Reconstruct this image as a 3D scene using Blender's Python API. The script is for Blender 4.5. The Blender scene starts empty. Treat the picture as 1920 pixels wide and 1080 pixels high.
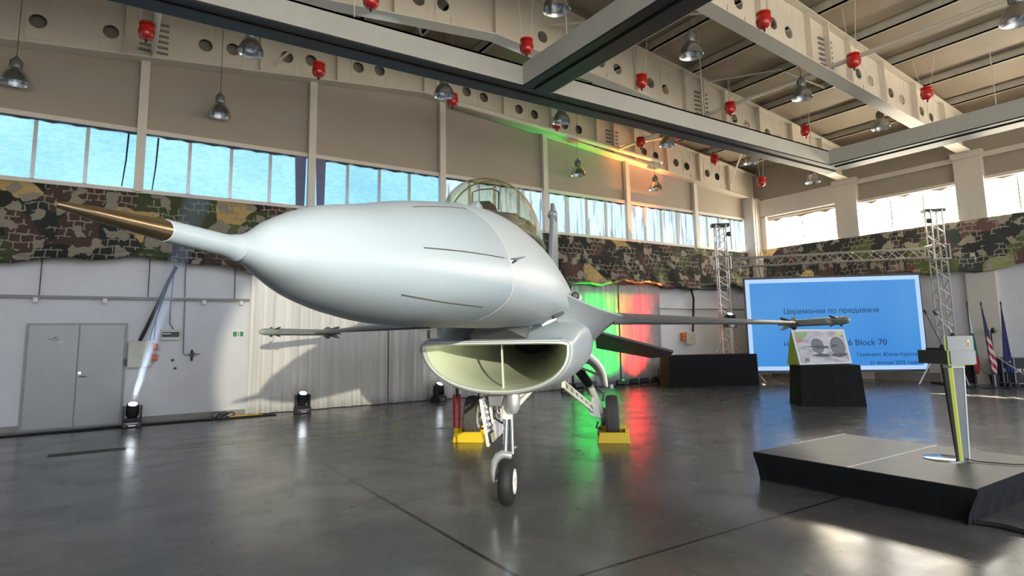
import bpy, math, random
import numpy as np
from mathutils import Matrix, Vector
random.seed(7)
pi=math.pi
sc=bpy.context.scene
COL=sc.collection
# ------------------------------------------------------------------ camera
FPX=1123.6284; CY=489.507; H=1.68
yaw,pit,rol=0.989255388,0.125881142,-0.0175612982
W=np.array([math.cos(pit)*math.cos(yaw),math.cos(pit)*math.sin(yaw),math.sin(pit)])
r0=np.array([math.sin(yaw),-math.cos(yaw),0.]); u0=np.cross(r0,W)
R=math.cos(rol)*r0+math.sin(rol)*u0; U=-math.sin(rol)*r0+math.cos(rol)*u0
O=np.array([0,0,H])
cd=bpy.data.cameras.new('camera'); cam=bpy.data.objects.new('camera',cd); COL.objects.link(cam)
cd.sensor_width=36; cd.lens=36*FPX/1920; cd.shift_y=-(540-CY)/1920; cd.clip_start=.05; cd.clip_end=300
M=Matrix.Identity(4)
for i in range(3):
    M[i][0]=R[i]; M[i][1]=U[i]; M[i][2]=-W[i]; M[i][3]=O[i]
cam.matrix_world=M; sc.camera=cam
# ------------------------------------------------------------------ view, world, lights
sc.view_settings.view_transform='Standard'; sc.view_settings.look='None'
sc.view_settings.gamma=1; sc.view_settings.use_curve_mapping=False
sc.view_settings.exposure=1.0
wd=bpy.data.worlds.new('world'); sc.world=wd; wd.use_nodes=True
bg=wd.node_tree.nodes['Background']; wn=wd.node_tree; _g=wn.nodes.new('ShaderNodeTexCoord'); _s=wn.nodes.new('ShaderNodeSeparateXYZ'); _r=wn.nodes.new('ShaderNodeValToRGB')
wn.links.new(_g.outputs['Generated'],_s.inputs[0]); wn.links.new(_s.outputs[2],_r.inputs[0]); wn.links.new(_r.outputs[0],bg.inputs[0])
_r.color_ramp.elements[0].position=0.0; _r.color_ramp.elements[0].color=(1,.86,.66,1)      # sunlit apron outside, unseen, brightened to lift the ceiling
_r.color_ramp.elements[1].position=.06; _r.color_ramp.elements[1].color=(.62,.74,.9,1)      # pale winter sky
bg.inputs[1].default_value=1.5
def light(kind,name,loc,to,energy,color,**kw):
    l=bpy.data.lights.new(name,kind); l.energy=energy; l.color=color
    for k,v in kw.items(): setattr(l,k,v)
    o=bpy.data.objects.new(name,l); COL.objects.link(o); o.location=loc
    if to is not None: o.rotation_euler=(Vector(to)-Vector(loc)).to_track_quat('-Z','Y').to_euler()
    return o
light('SUN','low_sun',(30,20,12),(30-4.0,20-3.2,12-5.6),22,(1,.86,.66),angle=.009)
light('SPOT','stage_profile_spot',(-2.1,-10.5,3.3),(4.14,9.55,1.4),7000,(1,.94,.74),spot_size=math.radians(17.6),spot_blend=.22,shadow_soft_size=.05)
light('AREA','added_rear_fill',(3,-13,5),(6,8,2.5),420,(.9,.96,1),shape='RECTANGLE',size=16,size_y=7)  # added soft fill from behind the camera, for unseen daylight
# ------------------------------------------------------------------ helpers
def ray(x,y): return W+R*(x-960)/FPX-U*(y-CY)/FPX
def gz(x,y,z=0.): d=ray(x,y); return O+d*(z-H)/d[2]
def gx(x,y,X): d=ray(x,y); return O+d*X/d[0]
def gy(x,y,Y): d=ray(x,y); return O+d*Y/d[1]
def dp(x,y,k): return O+ray(x,y)*k
def V(*a): return np.array(a,float)
class MB:
    def __init__(s): s.v=[]; s.f=[]
    def add(s,vs,fs):
        n=len(s.v); s.v+= [tuple(map(float,p)) for p in vs]; s.f+=[tuple(n+i for i in f) for f in fs]
    def box(s,a,b):
        x0,y0,z0=a; x1,y1,z1=b
        s.add([(x0,y0,z0),(x1,y0,z0),(x1,y1,z0),(x0,y1,z0),(x0,y0,z1),(x1,y0,z1),(x1,y1,z1),(x0,y1,z1)],
              [(0,3,2,1),(4,5,6,7),(0,1,5,4),(1,2,6,5),(2,3,7,6),(3,0,4,7)])
    def hexa(s,p):  # 8 corner points, bottom 4 then top 4
        s.add(p,[(0,3,2,1),(4,5,6,7),(0,1,5,4),(1,2,6,5),(2,3,7,6),(3,0,4,7)])
    def tube(s,pts,r,n=10,cap=True):
        pts=[V(*p) for p in pts]; rs=r if hasattr(r,'__len__') else [r]*len(pts)
        rings=[];ref=None
        for i,p in enumerate(pts):
            t=(pts[min(i+1,len(pts)-1)]-pts[max(i-1,0)]); t=t/ (np.linalg.norm(t)+1e-12)
            if ref is None:
                ref=V(0,0,1) if abs(t[2])<.9 else V(1,0,0)
            a=np.cross(t,ref); a/=np.linalg.norm(a); b=np.cross(t,a); ref=np.cross(a,t)
            rings.append([p+rs[i]*(math.cos(q)*a+math.sin(q)*b) for q in [2*pi*k/n for k in range(n)]])
        vs=[q for g in rings for q in g]; fs=[]
        for i in range(len(pts)-1):
            for k in range(n):
                fs.append((i*n+k,i*n+(k+1)%n,(i+1)*n+(k+1)%n,(i+1)*n+k))
        if cap: fs+= [tuple(range(n)),tuple((len(pts)-1)*n+k for k in range(n-1,-1,-1))]
        s.add(vs,fs)
    def bar(s,a,b,w,h=None,up=(0,0,1)):
        a,b=V(*a),V(*b); h=h or w; t=(b-a)/np.linalg.norm(b-a); up=V(*up)
        if abs(t@up)>.95: up=V(1,0,0)
        c=np.cross(t,up); c/=np.linalg.norm(c); d=np.cross(c,t)
        q=[-c*w/2-d*h/2,c*w/2-d*h/2,c*w/2+d*h/2,-c*w/2+d*h/2]
        s.hexa([a+q[0],a+q[1],b+q[1],b+q[0],a+q[3],a+q[2],b+q[2],b+q[3]])
    def lathe(s,prof,c,axis=(0,0,1),n=24,close=False):
        ax=V(*axis); ax/=np.linalg.norm(ax); ref=V(0,0,1) if abs(ax[2])<.9 else V(1,0,0)
        a=np.cross(ax,ref); a/=np.linalg.norm(a); b=np.cross(ax,a); c=V(*c)
        vs=[c+ax*h+r*(math.cos(2*pi*k/n)*a+math.sin(2*pi*k/n)*b) for r,h in prof for k in range(n)]
        m=len(prof); fs=[]
        for i in range(m-1 if not close else m):
            j=(i+1)%m
            for k in range(n): fs.append((i*n+k,i*n+(k+1)%n,j*n+(k+1)%n,j*n+k))
        s.add(vs,fs)
        if not close:
            if prof[0][0]>1e-4: s.f.append(tuple(len(s.v)-m*n+k for k in range(n)))
            if prof[-1][0]>1e-4: s.f.append(tuple(len(s.v)-n+k for k in range(n)))
    def loft(s,rings,cap=True,closed=True):
        n=len(rings[0]); vs=[p for g in rings for p in g]; fs=[]
        for i in range(len(rings)-1):
            for k in range(n if closed else n-1):
                fs.append((i*n+k,i*n+(k+1)%n,(i+1)*n+(k+1)%n,(i+1)*n+k))
        if cap and closed: fs+=[tuple(range(n-1,-1,-1)),tuple((len(rings)-1)*n+k for k in range(n))]
        s.add(vs,fs)
    def prism(s,poly,d):
        d=V(*d); n=len(poly); p=[V(*q) for q in poly]
        s.add(p+[q+d for q in p],[tuple(range(n-1,-1,-1)),tuple(range(n,2*n))]+[(i,(i+1)%n,n+(i+1)%n,n+i) for i in range(n)])
    def build(s,name,mat,parent=None,smooth=35,solid=None,bevel=None,loc=None):
        me=bpy.data.meshes.new(name); 
        L=V(*(loc if loc is not None else (0,0,0)))
        me.from_pydata([tuple(V(*p)-L) for p in s.v],[],s.f); me.update()
        import bmesh
        bm=bmesh.new(); bm.from_mesh(me); bmesh.ops.remove_doubles(bm,verts=bm.verts,dist=1e-5); bmesh.ops.recalc_face_normals(bm,faces=bm.faces); bm.to_mesh(me); bm.free()
        if smooth:
            me.shade_smooth(); me.set_sharp_from_angle(angle=math.radians(smooth))
        me.materials.append(mat)
        o=bpy.data.objects.new(name,me); COL.objects.link(o); o.location=tuple(L)
        if solid: m=o.modifiers.new('solid','SOLIDIFY'); m.thickness=solid; m.offset=0
        if bevel: m=o.modifiers.new('bevel','BEVEL'); m.width=bevel; m.segments=2; m.limit_method='ANGLE'
        if parent is not None:
            o.parent=parent
            w=parent.location.copy(); q=parent.parent
            while q is not None: w+=q.location; q=q.parent
            o.location=tuple(Vector(o.location)-w)
        return o
def tag(o,label,cat,group=None,kind=None):
    o['label']=label; o['category']=cat
    if group: o['group']=group
    if kind: o['kind']=kind
    return o
def struct(o): o['kind']='structure'; return o
def thing(name,loc,label,cat,group=None):
    o=bpy.data.objects.new(name,None); COL.objects.link(o); o.location=tuple(map(float,loc)); o.empty_display_size=.2
    return tag(o,label,cat,group)
def copy_tree(o,parent=None):
    c=o.copy(); COL.objects.link(c)
    if parent: c.parent=parent
    for ch in list(o.children): copy_tree(ch,c)
    return c
# ------------------------------------------------------------------ materials
def new(name):
    m=bpy.data.materials.new(name); m.use_nodes=True; nt=m.node_tree; return m,nt,nt.nodes['Principled BSDF']
def tc(nt,scale=(1,1,1),kind='Object'):
    t=nt.nodes.new('ShaderNodeTexCoord'); mp=nt.nodes.new('ShaderNodeMapping'); mp.inputs['Scale'].default_value=scale
    nt.links.new(t.outputs[kind],mp.inputs['Vector']); return mp.outputs['Vector']
def wpos(nt,scale=(1,1,1)):
    t=nt.nodes.new('ShaderNodeNewGeometry'); mp=nt.nodes.new('ShaderNodeMapping'); mp.inputs['Scale'].default_value=scale
    nt.links.new(t.outputs['Position'],mp.inputs['Vector']); return mp.outputs['Vector']
def noise(nt,vec,sc_,det=4,rough=.55):
    n=nt.nodes.new('ShaderNodeTexNoise'); n.inputs['Scale'].default_value=sc_; n.inputs['Detail'].default_value=det; n.inputs['Roughness'].default_value=rough
    nt.links.new(vec,n.inputs['Vector']); return n.outputs['Fac']
def ramp(nt,fac,stops,interp='LINEAR'):
    r=nt.nodes.new('ShaderNodeValToRGB'); r.color_ramp.interpolation=interp
    while len(r.color_ramp.elements)<len(stops): r.color_ramp.elements.new(.5)
    for e,(p,c) in zip(r.color_ramp.elements,stops): e.position=p; e.color=(*c,1) if len(c)==3 else c
    nt.links.new(fac,r.inputs[0]); return r.outputs[0]
def mix(nt,fac,a,b,mode='MIX'):
    m=nt.nodes.new('ShaderNodeMix'); m.data_type='RGBA'; m.blend_type=mode
    for s,v in ((0,fac),(6,a),(7,b)):
        if hasattr(v,'links'): nt.links.new(v,m.inputs[s])
        else: m.inputs[s].default_value=v if s==0 else ((*v,1) if len(v)==3 else v)
    return m.outputs[2]
def mth(nt,op,a,b=None):
    m=nt.nodes.new('ShaderNodeMath'); m.operation=op
    for i,v in enumerate((a,b)):
        if v is None: continue
        if hasattr(v,'links'): nt.links.new(v,m.inputs[i])
        else: m.inputs[i].default_value=v
    return m.outputs[0]
def sc3(c,k): return tuple(min(1,x*k) for x in c)
def pm(name,col,rough=.6,metal=0,var=.12,scale=3,bump=0,emit=0,coat=0):
    m,nt,b=new(name)
    vec=wpos(nt); f=noise(nt,vec,scale,3)
    c=ramp(nt,f,[(.3,sc3(col,1-var)),(.7,sc3(col,1+var*.6))])
    nt.links.new(c,b.inputs['Base Color']); b.inputs['Roughness'].default_value=rough; b.inputs['Metallic'].default_value=metal
    b.inputs['Coat Weight'].default_value=coat
    if bump:
        bp=nt.nodes.new('ShaderNodeBump'); bp.inputs['Strength'].default_value=bump; bp.inputs['Distance'].default_value=.02
        nt.links.new(noise(nt,vec,scale*12,3),bp.inputs['Height']); nt.links.new(bp.outputs[0],b.inputs['Normal'])
    if emit: nt.links.new(c,b.inputs['Emission Color']); b.inputs['Emission Strength'].default_value=emit
    return m
m_white=pm('painted_steel_white',(.74,.68,.575),.45,var=.05,scale=.8)
m_track=pm('track_panel_grey_white',(.50,.50,.46),.5,var=.07,scale=1.2)
m_black=pm('black_rubber',(.02,.02,.022),.6)
m_trackdark=pm('dark_track_rail',(.010,.010,.012),.5,var=.3,scale=6)
m_ceil=pm('roof_sheet',(.42,.345,.25),.55,var=.2,scale=.35)
m_purlin=pm('purlin_paint',(.52,.49,.42),.5,var=.08)
m_wallup=pm('upper_wall_panel',(.38,.335,.275),.7,var=.05,scale=.6)
m_wall=pm('white_plaster',(.74,.74,.77),.75,var=.06,scale=1.1,bump=.1)
m_base=pm('baseboard_paint',(.30,.28,.25),.6)
m_col=pm('column_paint',(.68,.63,.56),.5,var=.04)
m_door=pm('door_paint',(.40,.42,.42),.32,var=.04,scale=2)
m_red=pm('red_gloss_paint',(.55,.02,.015),.22,coat=.5)
m_alu=pm('spun_aluminium',(.62,.63,.64),.22,metal=1,var=.1)
m_housing=pm('lamp_housing_grey',(.22,.22,.23),.4,metal=.5)
m_jet=pm('jet_grey_paint',(.41,.455,.485),.38,var=.025,scale=1.4)
m_radome=pm('radome_paint',(.335,.39,.435),.38,var=.015,scale=1.2)
m_jetunder=pm('jet_underside_paint',(.36,.38,.40),.45,var=.04,scale=2)
m_wing=pm('wing_dark_grey',(.15,.155,.165),.4,var=.04,scale=2)  # wings set darker than the fuselage grey
m_tail=pm('tailplane_dark_grey',(.085,.088,.09),.45,var=.05,scale=2)  # darkest grey, on tailplanes and diverter
m_strake=pm('strake_grey',(.30,.335,.355),.4,var=.04,scale=2)  # strakes a step darker than the fuselage
m_line2=pm('strip_dark',(.10,.085,.07),.6)
m_line=pm('panel_line',(.30,.29,.27),.6)
m_bronze=pm('probe_bronze',(.48,.36,.22),.28,metal=1,var=.15,scale=9)
m_gear=pm('gear_white_enamel',(.72,.70,.60),.35,var=.08,scale=6)
m_duct=pm('intake_duct_paint',(.88,.93,.70),.32,var=.03,scale=2)
m_lip=pm('intake_lip_paint',(.62,.64,.60),.3,var=.03)
m_tyre=pm('tyre_rubber',(.010,.010,.010),.7,scale=10)
m_tyregrey=pm('dusty_tyre_rubber',(.11,.10,.085),.75,scale=10)
m_chrome=pm('chrome',(.75,.76,.8),.12,metal=1,var=.03)
m_hub=pm('wheel_hub_white',(.78,.77,.72),.4)
m_yellow=pm('chock_yellow',(.85,.56,.01),.4,var=.05)
m_dark=pm('dark_equipment',(.025,.025,.03),.45)
m_cloth=pm('black_cloth',(.0045,.0045,.005),.95,scale=8,bump=.3)
m_deck=pm('stage_deck_ply',(.055,.050,.052),.42,var=.25,scale=4)
m_truss=pm('truss_aluminium',(.58,.55,.52),.35,metal=.6)
m_cable=pm('black_cable',(.015,.015,.018),.5)
m_orange=pm('orange_plastic',(.72,.18,.04),.5)
m_cab=pm('cabinet_enamel',(.62,.62,.52),.45)
m_silver=pm('silver_paint',(.55,.55,.56),.3,metal=.6)
m_ribbon=pm('red_ribbon',(.75,.04,.03),.6)
m_maroon=pm('maroon_fabric',(.05,.012,.02),.8)
m_green=pm('sign_green',(.02,.22,.08),.5)
m_wh=pm('plain_white',(.75,.75,.74),.5,var=.03)
def emis(name,col,st):
    m,nt,b=new(name); b.inputs['Base Color'].default_value=(*sc3(col,.3),1)
    b.inputs['Emission Color'].default_value=(*col,1); b.inputs['Emission Strength'].default_value=st; return m
m_lens=emis('lit_lens',(.85,.92,1),14)
m_lensw=emis('lit_lamp',(1,.93,.75),6)
m_edge=emis('lit_acrylic_edge',(.62,.68,.14),.3)
# floor
def floor_mat():
    m,nt,b=new('polished_concrete')
    g=nt.nodes.new('ShaderNodeNewGeometry'); sp=nt.nodes.new('ShaderNodeSeparateXYZ'); nt.links.new(g.outputs['Position'],sp.inputs[0])
    n1=noise(nt,wpos(nt,(1,1,1)),.55,6,.6); n2=noise(nt,wpos(nt,(1,1,1)),1.7,3,.55)
    c=ramp(nt,n1,[(.32,(.085,.083,.08)),(.55,(.13,.127,.12)),(.72,(.19,.185,.175))])
    c=mix(nt,ramp(nt,n2,[(.42,(0,0,0)),(.75,(.5,.5,.5))]),c,(.05,.048,.046))
    def joint(ch,off,per,w):
        a=mth(nt,'MODULO',mth(nt,'ADD',sp.outputs[ch],-off+per*40.5),per); a=mth(nt,'ABSOLUTE',mth(nt,'SUBTRACT',a,per/2)); return mth(nt,'LESS_THAN',a,w)
    j=mth(nt,'MAXIMUM',joint(0,2.46,6.1,.02),joint(1,3.5,4.02,.014))
    c=mix(nt,j,c,(.018,.017,.016))
    # dark replaced screed strip
    st=noise(nt,wpos(nt,(.25,3,1)),1.2,2)
    nt.links.new(c,b.inputs['Base Color'])
    nt.links.new(ramp(nt,n2,[(.3,(.19,)*3),(.75,(.32,)*3)]),b.inputs['Roughness'])
    b.inputs['Specular IOR Level'].default_value=.6; b.inputs['Coat Weight'].default_value=.12; b.inputs['Coat Roughness'].default_value=.15
    return m
m_floor=floor_mat()
# left window film: back-lit, horizontally streaked pale blue
def film_mat(name,a,b_,st,vert=False,folds=False):
    m,nt,b=new(name); b.inputs['Base Color'].default_value=(.1,.13,.15,1); b.inputs['Roughness'].default_value=.4
    f=noise(nt,wpos(nt,(2.5,1,7) if not vert else (7,1,.7)),3.2,6,.7); big=noise(nt,wpos(nt),.5,2)
    c=ramp(nt,mth(nt,'ADD',mth(nt,'MULTIPLY',f,.6),mth(nt,'MULTIPLY',big,.4)),[(.36,a),(.62,b_)])
    if folds:
        f2=noise(nt,wpos(nt,(6,1,.35)),1.6,3,.6); c=mix(nt,ramp(nt,f2,[(.54,(0,0,0)),(.60,(.75,.75,.75))]),c,(.07,.09,.15))
    nt.links.new(c,b.inputs['Emission Color']); b.inputs['Emission Strength'].default_value=st; return m
m_film=film_mat('backlit_blue_film',(.17,.50,.80),(.36,.74,.95),.64)
m_film2=film_mat('backlit_sheer_curtain',(.42,.66,.86),(.70,.88,1.0),.58,vert=True,folds=True)
def sunwin_mat():
    m,nt,b=new('sunlit_glazing'); b.inputs['Base Color'].default_value=(.1,.1,.1,1)
    f=noise(nt,wpos(nt,(1,.9,.5)),1.1,2)
    c=ramp(nt,f,[(.45,(1,.93,.80)),(.62,(1,.84,.55)),(.74,(1,.6,.25))])
    b.inputs['Base Color'].default_value=(0,0,0,1); em=nt.nodes.new('ShaderNodeEmission'); nt.links.new(c,em.inputs[0]); em.inputs[1].default_value=4
    tr_=nt.nodes.new('ShaderNodeBsdfTransparent'); ad=nt.nodes.new('ShaderNodeAddShader'); nt.links.new(em.outputs[0],ad.inputs[0]); nt.links.new(tr_.outputs[0],ad.inputs[1]); nt.links.new(ad.outputs[0],nt.nodes['Material Output'].inputs['Surface']); return m
m_sunwin=sunwin_mat()
# camouflage netting : square garnish patches on a pale net
def camo_mat(name,axis,bright=1.0):
    m,nt,b=new(name)
    g=nt.nodes.new('ShaderNodeNewGeometry'); sp=nt.nodes.new('ShaderNodeSeparateXYZ'); nt.links.new(g.outputs['Position'],sp.inputs[0])
    cb=nt.nodes.new('ShaderNodeCombineXYZ'); nt.links.new(sp.outputs[axis],cb.inputs[0]); nt.links.new(sp.outputs[2],cb.inputs[1])
    wob=nt.nodes.new('ShaderNodeTexNoise'); wob.inputs['Scale'].default_value=3; nt.links.new(cb.outputs[0],wob.inputs['Vector'])
    vm=nt.nodes.new('ShaderNodeVectorMath'); vm.operation='MULTIPLY_ADD'; nt.links.new(wob.outputs['Color'],vm.inputs[0]); vm.inputs[1].default_value=(.17,.17,0); nt.links.new(cb.outputs[0],vm.inputs[2])
    br=nt.nodes.new('ShaderNodeTexBrick'); nt.links.new(vm.outputs[0],br.inputs['Vector'])
    br.inputs['Scale'].default_value=1; br.inputs['Brick Width'].default_value=.20; br.inputs['Row Height'].default_value=.165
    br.inputs['Mortar Size'].default_value=.013; br.inputs['Mortar Smooth'].default_value=.1
    def cells(k,seedoff):
        vo=nt.nodes.new('ShaderNodeTexVoronoi'); vo.voronoi_dimensions='2D'; vo.feature='F1'; vo.distance='CHEBYCHEV'; vo.inputs['Scale'].default_value=k
        mp=nt.nodes.new('ShaderNodeMapping'); mp.inputs['Location'].default_value=(seedoff,seedoff*.7,0); nt.links.new(vm.outputs[0],mp.inputs[0]); nt.links.new(mp.outputs[0],vo.inputs['Vector'])
        s2=nt.nodes.new('ShaderNodeSeparateColor'); nt.links.new(vo.outputs['Color'],s2.inputs[0]); return s2.outputs[0]
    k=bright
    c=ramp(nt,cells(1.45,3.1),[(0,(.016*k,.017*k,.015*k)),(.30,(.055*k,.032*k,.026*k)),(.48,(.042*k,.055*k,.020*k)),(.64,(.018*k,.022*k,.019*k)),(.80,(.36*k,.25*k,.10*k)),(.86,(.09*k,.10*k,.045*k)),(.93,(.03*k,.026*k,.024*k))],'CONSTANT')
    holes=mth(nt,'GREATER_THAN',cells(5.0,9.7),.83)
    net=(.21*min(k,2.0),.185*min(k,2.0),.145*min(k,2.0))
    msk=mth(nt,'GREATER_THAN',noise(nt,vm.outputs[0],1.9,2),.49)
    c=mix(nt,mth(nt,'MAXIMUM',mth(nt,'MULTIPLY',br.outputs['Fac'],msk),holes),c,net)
    nt.links.new(c,b.inputs['Base Color']); b.inputs['Roughness'].default_value=.9
    bp=nt.nodes.new('ShaderNodeBump'); bp.inputs['Strength'].default_value=.6; bp.inputs['Distance'].default_value=.03; bp.invert=True
    nt.links.new(br.outputs['Fac'],bp.inputs['Height']); nt.links.new(bp.outputs[0],b.inputs['Normal'])
    return m
m_camoL=camo_mat('camo_net',0,1.25); m_camoGlow=camo_mat('camo_net_sun_glow',1,3.4)  # same net twice; end-wall copy has backlit sun glow put into its palette
def curtain_mat():
    m,nt,b=new('white_drape'); f=noise(nt,wpos(nt,(5,1,.15)),2,3)
    c=ramp(nt,f,[(.3,(.72,.70,.67)),(.7,(.86,.84,.81))]); nt.links.new(c,b.inputs['Base Color']); b.inputs['Roughness'].default_value=.85
    b.inputs['Sheen Weight'].default_value=.2; return m
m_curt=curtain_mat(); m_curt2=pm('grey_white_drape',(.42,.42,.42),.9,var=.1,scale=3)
def glass(name,col,rough=.03,a=.2):
    m,nt,b=new(name); out=nt.nodes['Material Output']
    t=nt.nodes.new('ShaderNodeBsdfTransparent'); t.inputs[0].default_value=(*col,1)
    g=nt.nodes.new('ShaderNodeBsdfGlossy'); g.inputs['Roughness'].default_value=rough; g.inputs[0].default_value=(.9,.9,.82,1)
    fr=nt.nodes.new('ShaderNodeLayerWeight'); fr.inputs[0].default_value=.5
    ms=nt.nodes.new('ShaderNodeMixShader'); fac=mth(nt,'ADD',mth(nt,'MULTIPLY',mth(nt,'POWER',fr.outputs['Facing'],4.0),.55),a*.5); nt.links.new(fac,ms.inputs[0])
    nt.links.new(t.outputs[0],ms.inputs[1]); nt.links.new(g.outputs[0],ms.inputs[2]); nt.links.new(ms.outputs[0],out.inputs['Surface']); return m
m_canopy=glass('canopy_smoke_gold',(.88,.87,.74),a=.10)
# ================================================================== SETTING
XR=22.35; YL=15.4; XL=-8.35; YB=-6
m=MB(); m.box((XL-1,YB-8,-.2),(XR+.3,YL+.3,0)); struct(m.build('floor',m_floor,smooth=0))
roof=lambda x: 10.35-.118*abs(x-7)
m=MB()
for x0,x1 in ((XL-.3,7),(7,XR+.3)):
    m.hexa([(x0,-9,roof(x0)),(x1,-9,roof(x1)),(x1,YL+.3,roof(x1)),(x0,YL+.3,roof(x0)),(x0,-9,roof(x0)+.15),(x1,-9,roof(x1)+.15),(x1,YL+.3,roof(x1)+.15),(x0,YL+.3,roof(x0)+.15)])
struct(m.build('ceiling',m_ceil,smooth=0))
# left wall : lower plaster, upper panel; open strip for windows
m=MB(); m.box((XL,YL,0),(XR+.25,YL+.25,5.03)); struct(m.build('wall_left',m_wall,smooth=0))
m=MB(); m.prism([(XL,YL,6.43),(XR+.25,YL,6.43),(XR+.25,YL,roof(XR)),(7,YL,10.35),(XL,YL,roof(XL))],(0,.25,0)); struct(m.build('wall_left_upper',m_wallup,smooth=0))
m=MB(); m.box((XR,YB,0),(XR+.25,YL,5.08)); struct(m.build('wall_right',m_wall,smooth=0))
m=MB(); m.box((XR,YB,6.33),(XR+.25,YL,roof(XR)+.1)); struct(m.build('wall_right_upper',m_wallup,smooth=0))
m=MB(); m.box((XR-.03,YB,0),(XR,YL-.05,.28)); struct(m.build('baseboard_right',m_base,smooth=0))
m=MB(); m.box((XL,YL-.02,0),(-1.5,YL,.12)); m.box((.16,YL-.02,0),(2.6,YL,.12)); struct(m.build('baseboard_left',m_base,smooth=0))
m=MB(); m.box((XL-.3,YB-3,0),(XL,YL,roof(XL))); struct(m.build('wall_west',m_wall,smooth=0))
# rails/sills on the left wall
m=MB(); m.box((XL,YL-.07,6.36),(XR,YL,6.46)); struct(m.build('trim_2',m_col,smooth=0))
m=MB(); m.box((XL,YL-.09,4.98),(XR,YL,5.06)); struct(m.build('trim_3',m_col,smooth=0))
# wall columns (posts) on the left wall
XC=[-7.2,-3.5,.22,3.95,7.68,11.4,15.07,18.7]
for i,x in enumerate(XC):
    zt=8.68-.094*abs(x-7)
    m=MB(); m.box((x-.09,YL-.16,5.0),(x+.09,YL-.02,zt)); struct(m.build('trim_%d'%(4+i),m_col,smooth=0))
m=MB(); m.box((XR-.55,YL-.5,0),(XR-.02,YL-.02,7.25)); m.box((XR-.42,YL-.53,.1),(XR-.36,YL-.5,6.9)); m.box((XR-.24,YL-.53,.1),(XR-.18,YL-.5,6.9)); struct(m.build('trim_12',m_col,smooth=0))
# left windows
edges=XC+[XR-.55]
for i in range(len(edges)-1):
    a,b=edges[i]+.09,edges[i+1]-.09
    if i==len(edges)-2: b=XR-.6
    w=MB(); n=4
    for k in range(1,n): 
        x=a+(b-a)*k/n; w.box((x-.035,YL+.0,5.05),(x+.035,YL+.07,6.38))
    w.box((a,YL+.0,5.04),(b,YL+.07,5.09)); w.box((a,YL+.0,6.33),(b,YL+.07,6.4))
    fr=struct(w.build('window_%d'%(i+1),m_silver if i<4 else m_col,smooth=0))
    p=MB(); p.box((a-.085,YL+.075,5.04),(b+.085,YL+.09,6.42)); p.build('pane',m_film if i<4 else m_film2,fr,smooth=0)
    # ragged top hem of the film/curtain
    q=MB(); pts=[(a,6.40)]; N=26
    low=[(a+(b-a)*k/N,6.37-.05*abs(math.sin(k*.9+i))-.035*random.random()) for k in range(N+1)]
    poly=[(a,YL-.02,6.41)]+[(x,YL-.02,z) for x,z in low]+[(b,YL-.02,6.41)]
    q.prism(poly,(0,.012,0)); q.build('torn_hem',m_dark,fr,smooth=0)
# hanging dark fabric strips at the window posts
for k,(xa,xb,zb) in enumerate([(3.55,3.83,5.08),(4.07,4.33,5.08)]):
    q=MB(); q.prism([(xa,YL-.035,6.36),(xa+.05,YL-.035,zb),(xb-.02,YL-.035,zb),(xb,YL-.035,6.36)],(0,.015,0))
    tag(q.build('window_drape',pm('mauve_drape_%d'%k,(.16,.17,.30),.8),smooth=0),('narrow mauve drape hanging left' if k==0 else 'narrow mauve drape hanging right')+' of the window post above the camouflage net','drape')
for k,(xa,za,zb) in enumerate([(-.02,6.3,5.1),(.55,6.3,5.05)]):
    q=MB(); q.tube([(xa,YL-.03,za),(xa-.02,YL-.03,(za+zb)/2),(xa-.07,YL-.03,zb)],[.022,.018,.012],6)
    tag(q.build('dangling_rope',m_dark),'dark rope hanging across the blue window, '+('left' if k==0 else 'right')+' of the pale wall post','rope')
# right wall columns, windows, beams
for i,(ya,yb) in enumerate([(10.93,11.72),(7.10,7.86),(3.3,4.05)]):
    m=MB(); m.box((XR-.18,ya,0),(XR+.02,yb,7.22)); m.box((XR-.22,ya-.04,7.05),(XR,yb+.05,7.25)); struct(m.build('trim_%d'%(13+i),m_col,smooth=0))
m=MB(); m.box((XR-.14,YB,6.98),(XR,YL-.5,7.14)); struct(m.build('trim_16',m_col,smooth=0))
m=MB(); m.box((XR-.16,11.72,6.42),(XR,YL-.45,6.98)); m.box((XR-.16,14.62,5.0),(XR,YL-.45,6.45)); struct(m.build('trim_17',m_col,smooth=0))
m=MB(); m.box((XR-.1,YB,6.28),(XR,11.72,6.38)); struct(m.build('trim_18',m_col,smooth=0))
for i,(ya,yb,ns) in enumerate([(11.74,14.6,2),(7.88,10.92,3),(4.06,7.1,4),(.2,3.3,4)]):
    w=MB()
    for k in range(1,ns): y=ya+(yb-ya)*k/ns; w.box((XR+.06,y-.02,5.08),(XR+.11,y+.02,6.33))
    w.box((XR+.05,ya,5.06),(XR+.12,yb,5.12)); w.box((XR+.05,ya,6.29),(XR+.12,yb,6.36))
    fr=struct(w.build('window_%d'%(9+i),m_col,smooth=0))
    p=MB(); p.box((XR+.13,ya,5.05),(XR+.14,yb,6.36)); p.build('pane',m_sunwin,fr,smooth=0)
    p=MB(); L=[(XR-.02,ya+.02,6.3)]
    for k in range(15): L.append((XR-.02,ya+(yb-ya)*k/14,6.27-.04*random.random()-(.06 if k%5==2 else 0)))
    L.append((XR-.02,yb,6.32)); L.append((XR-.02,ya,6.32)); p.prism(L[1:],(.012,0,0)); p.build('torn_hem',m_wallup,fr,smooth=0)
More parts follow.
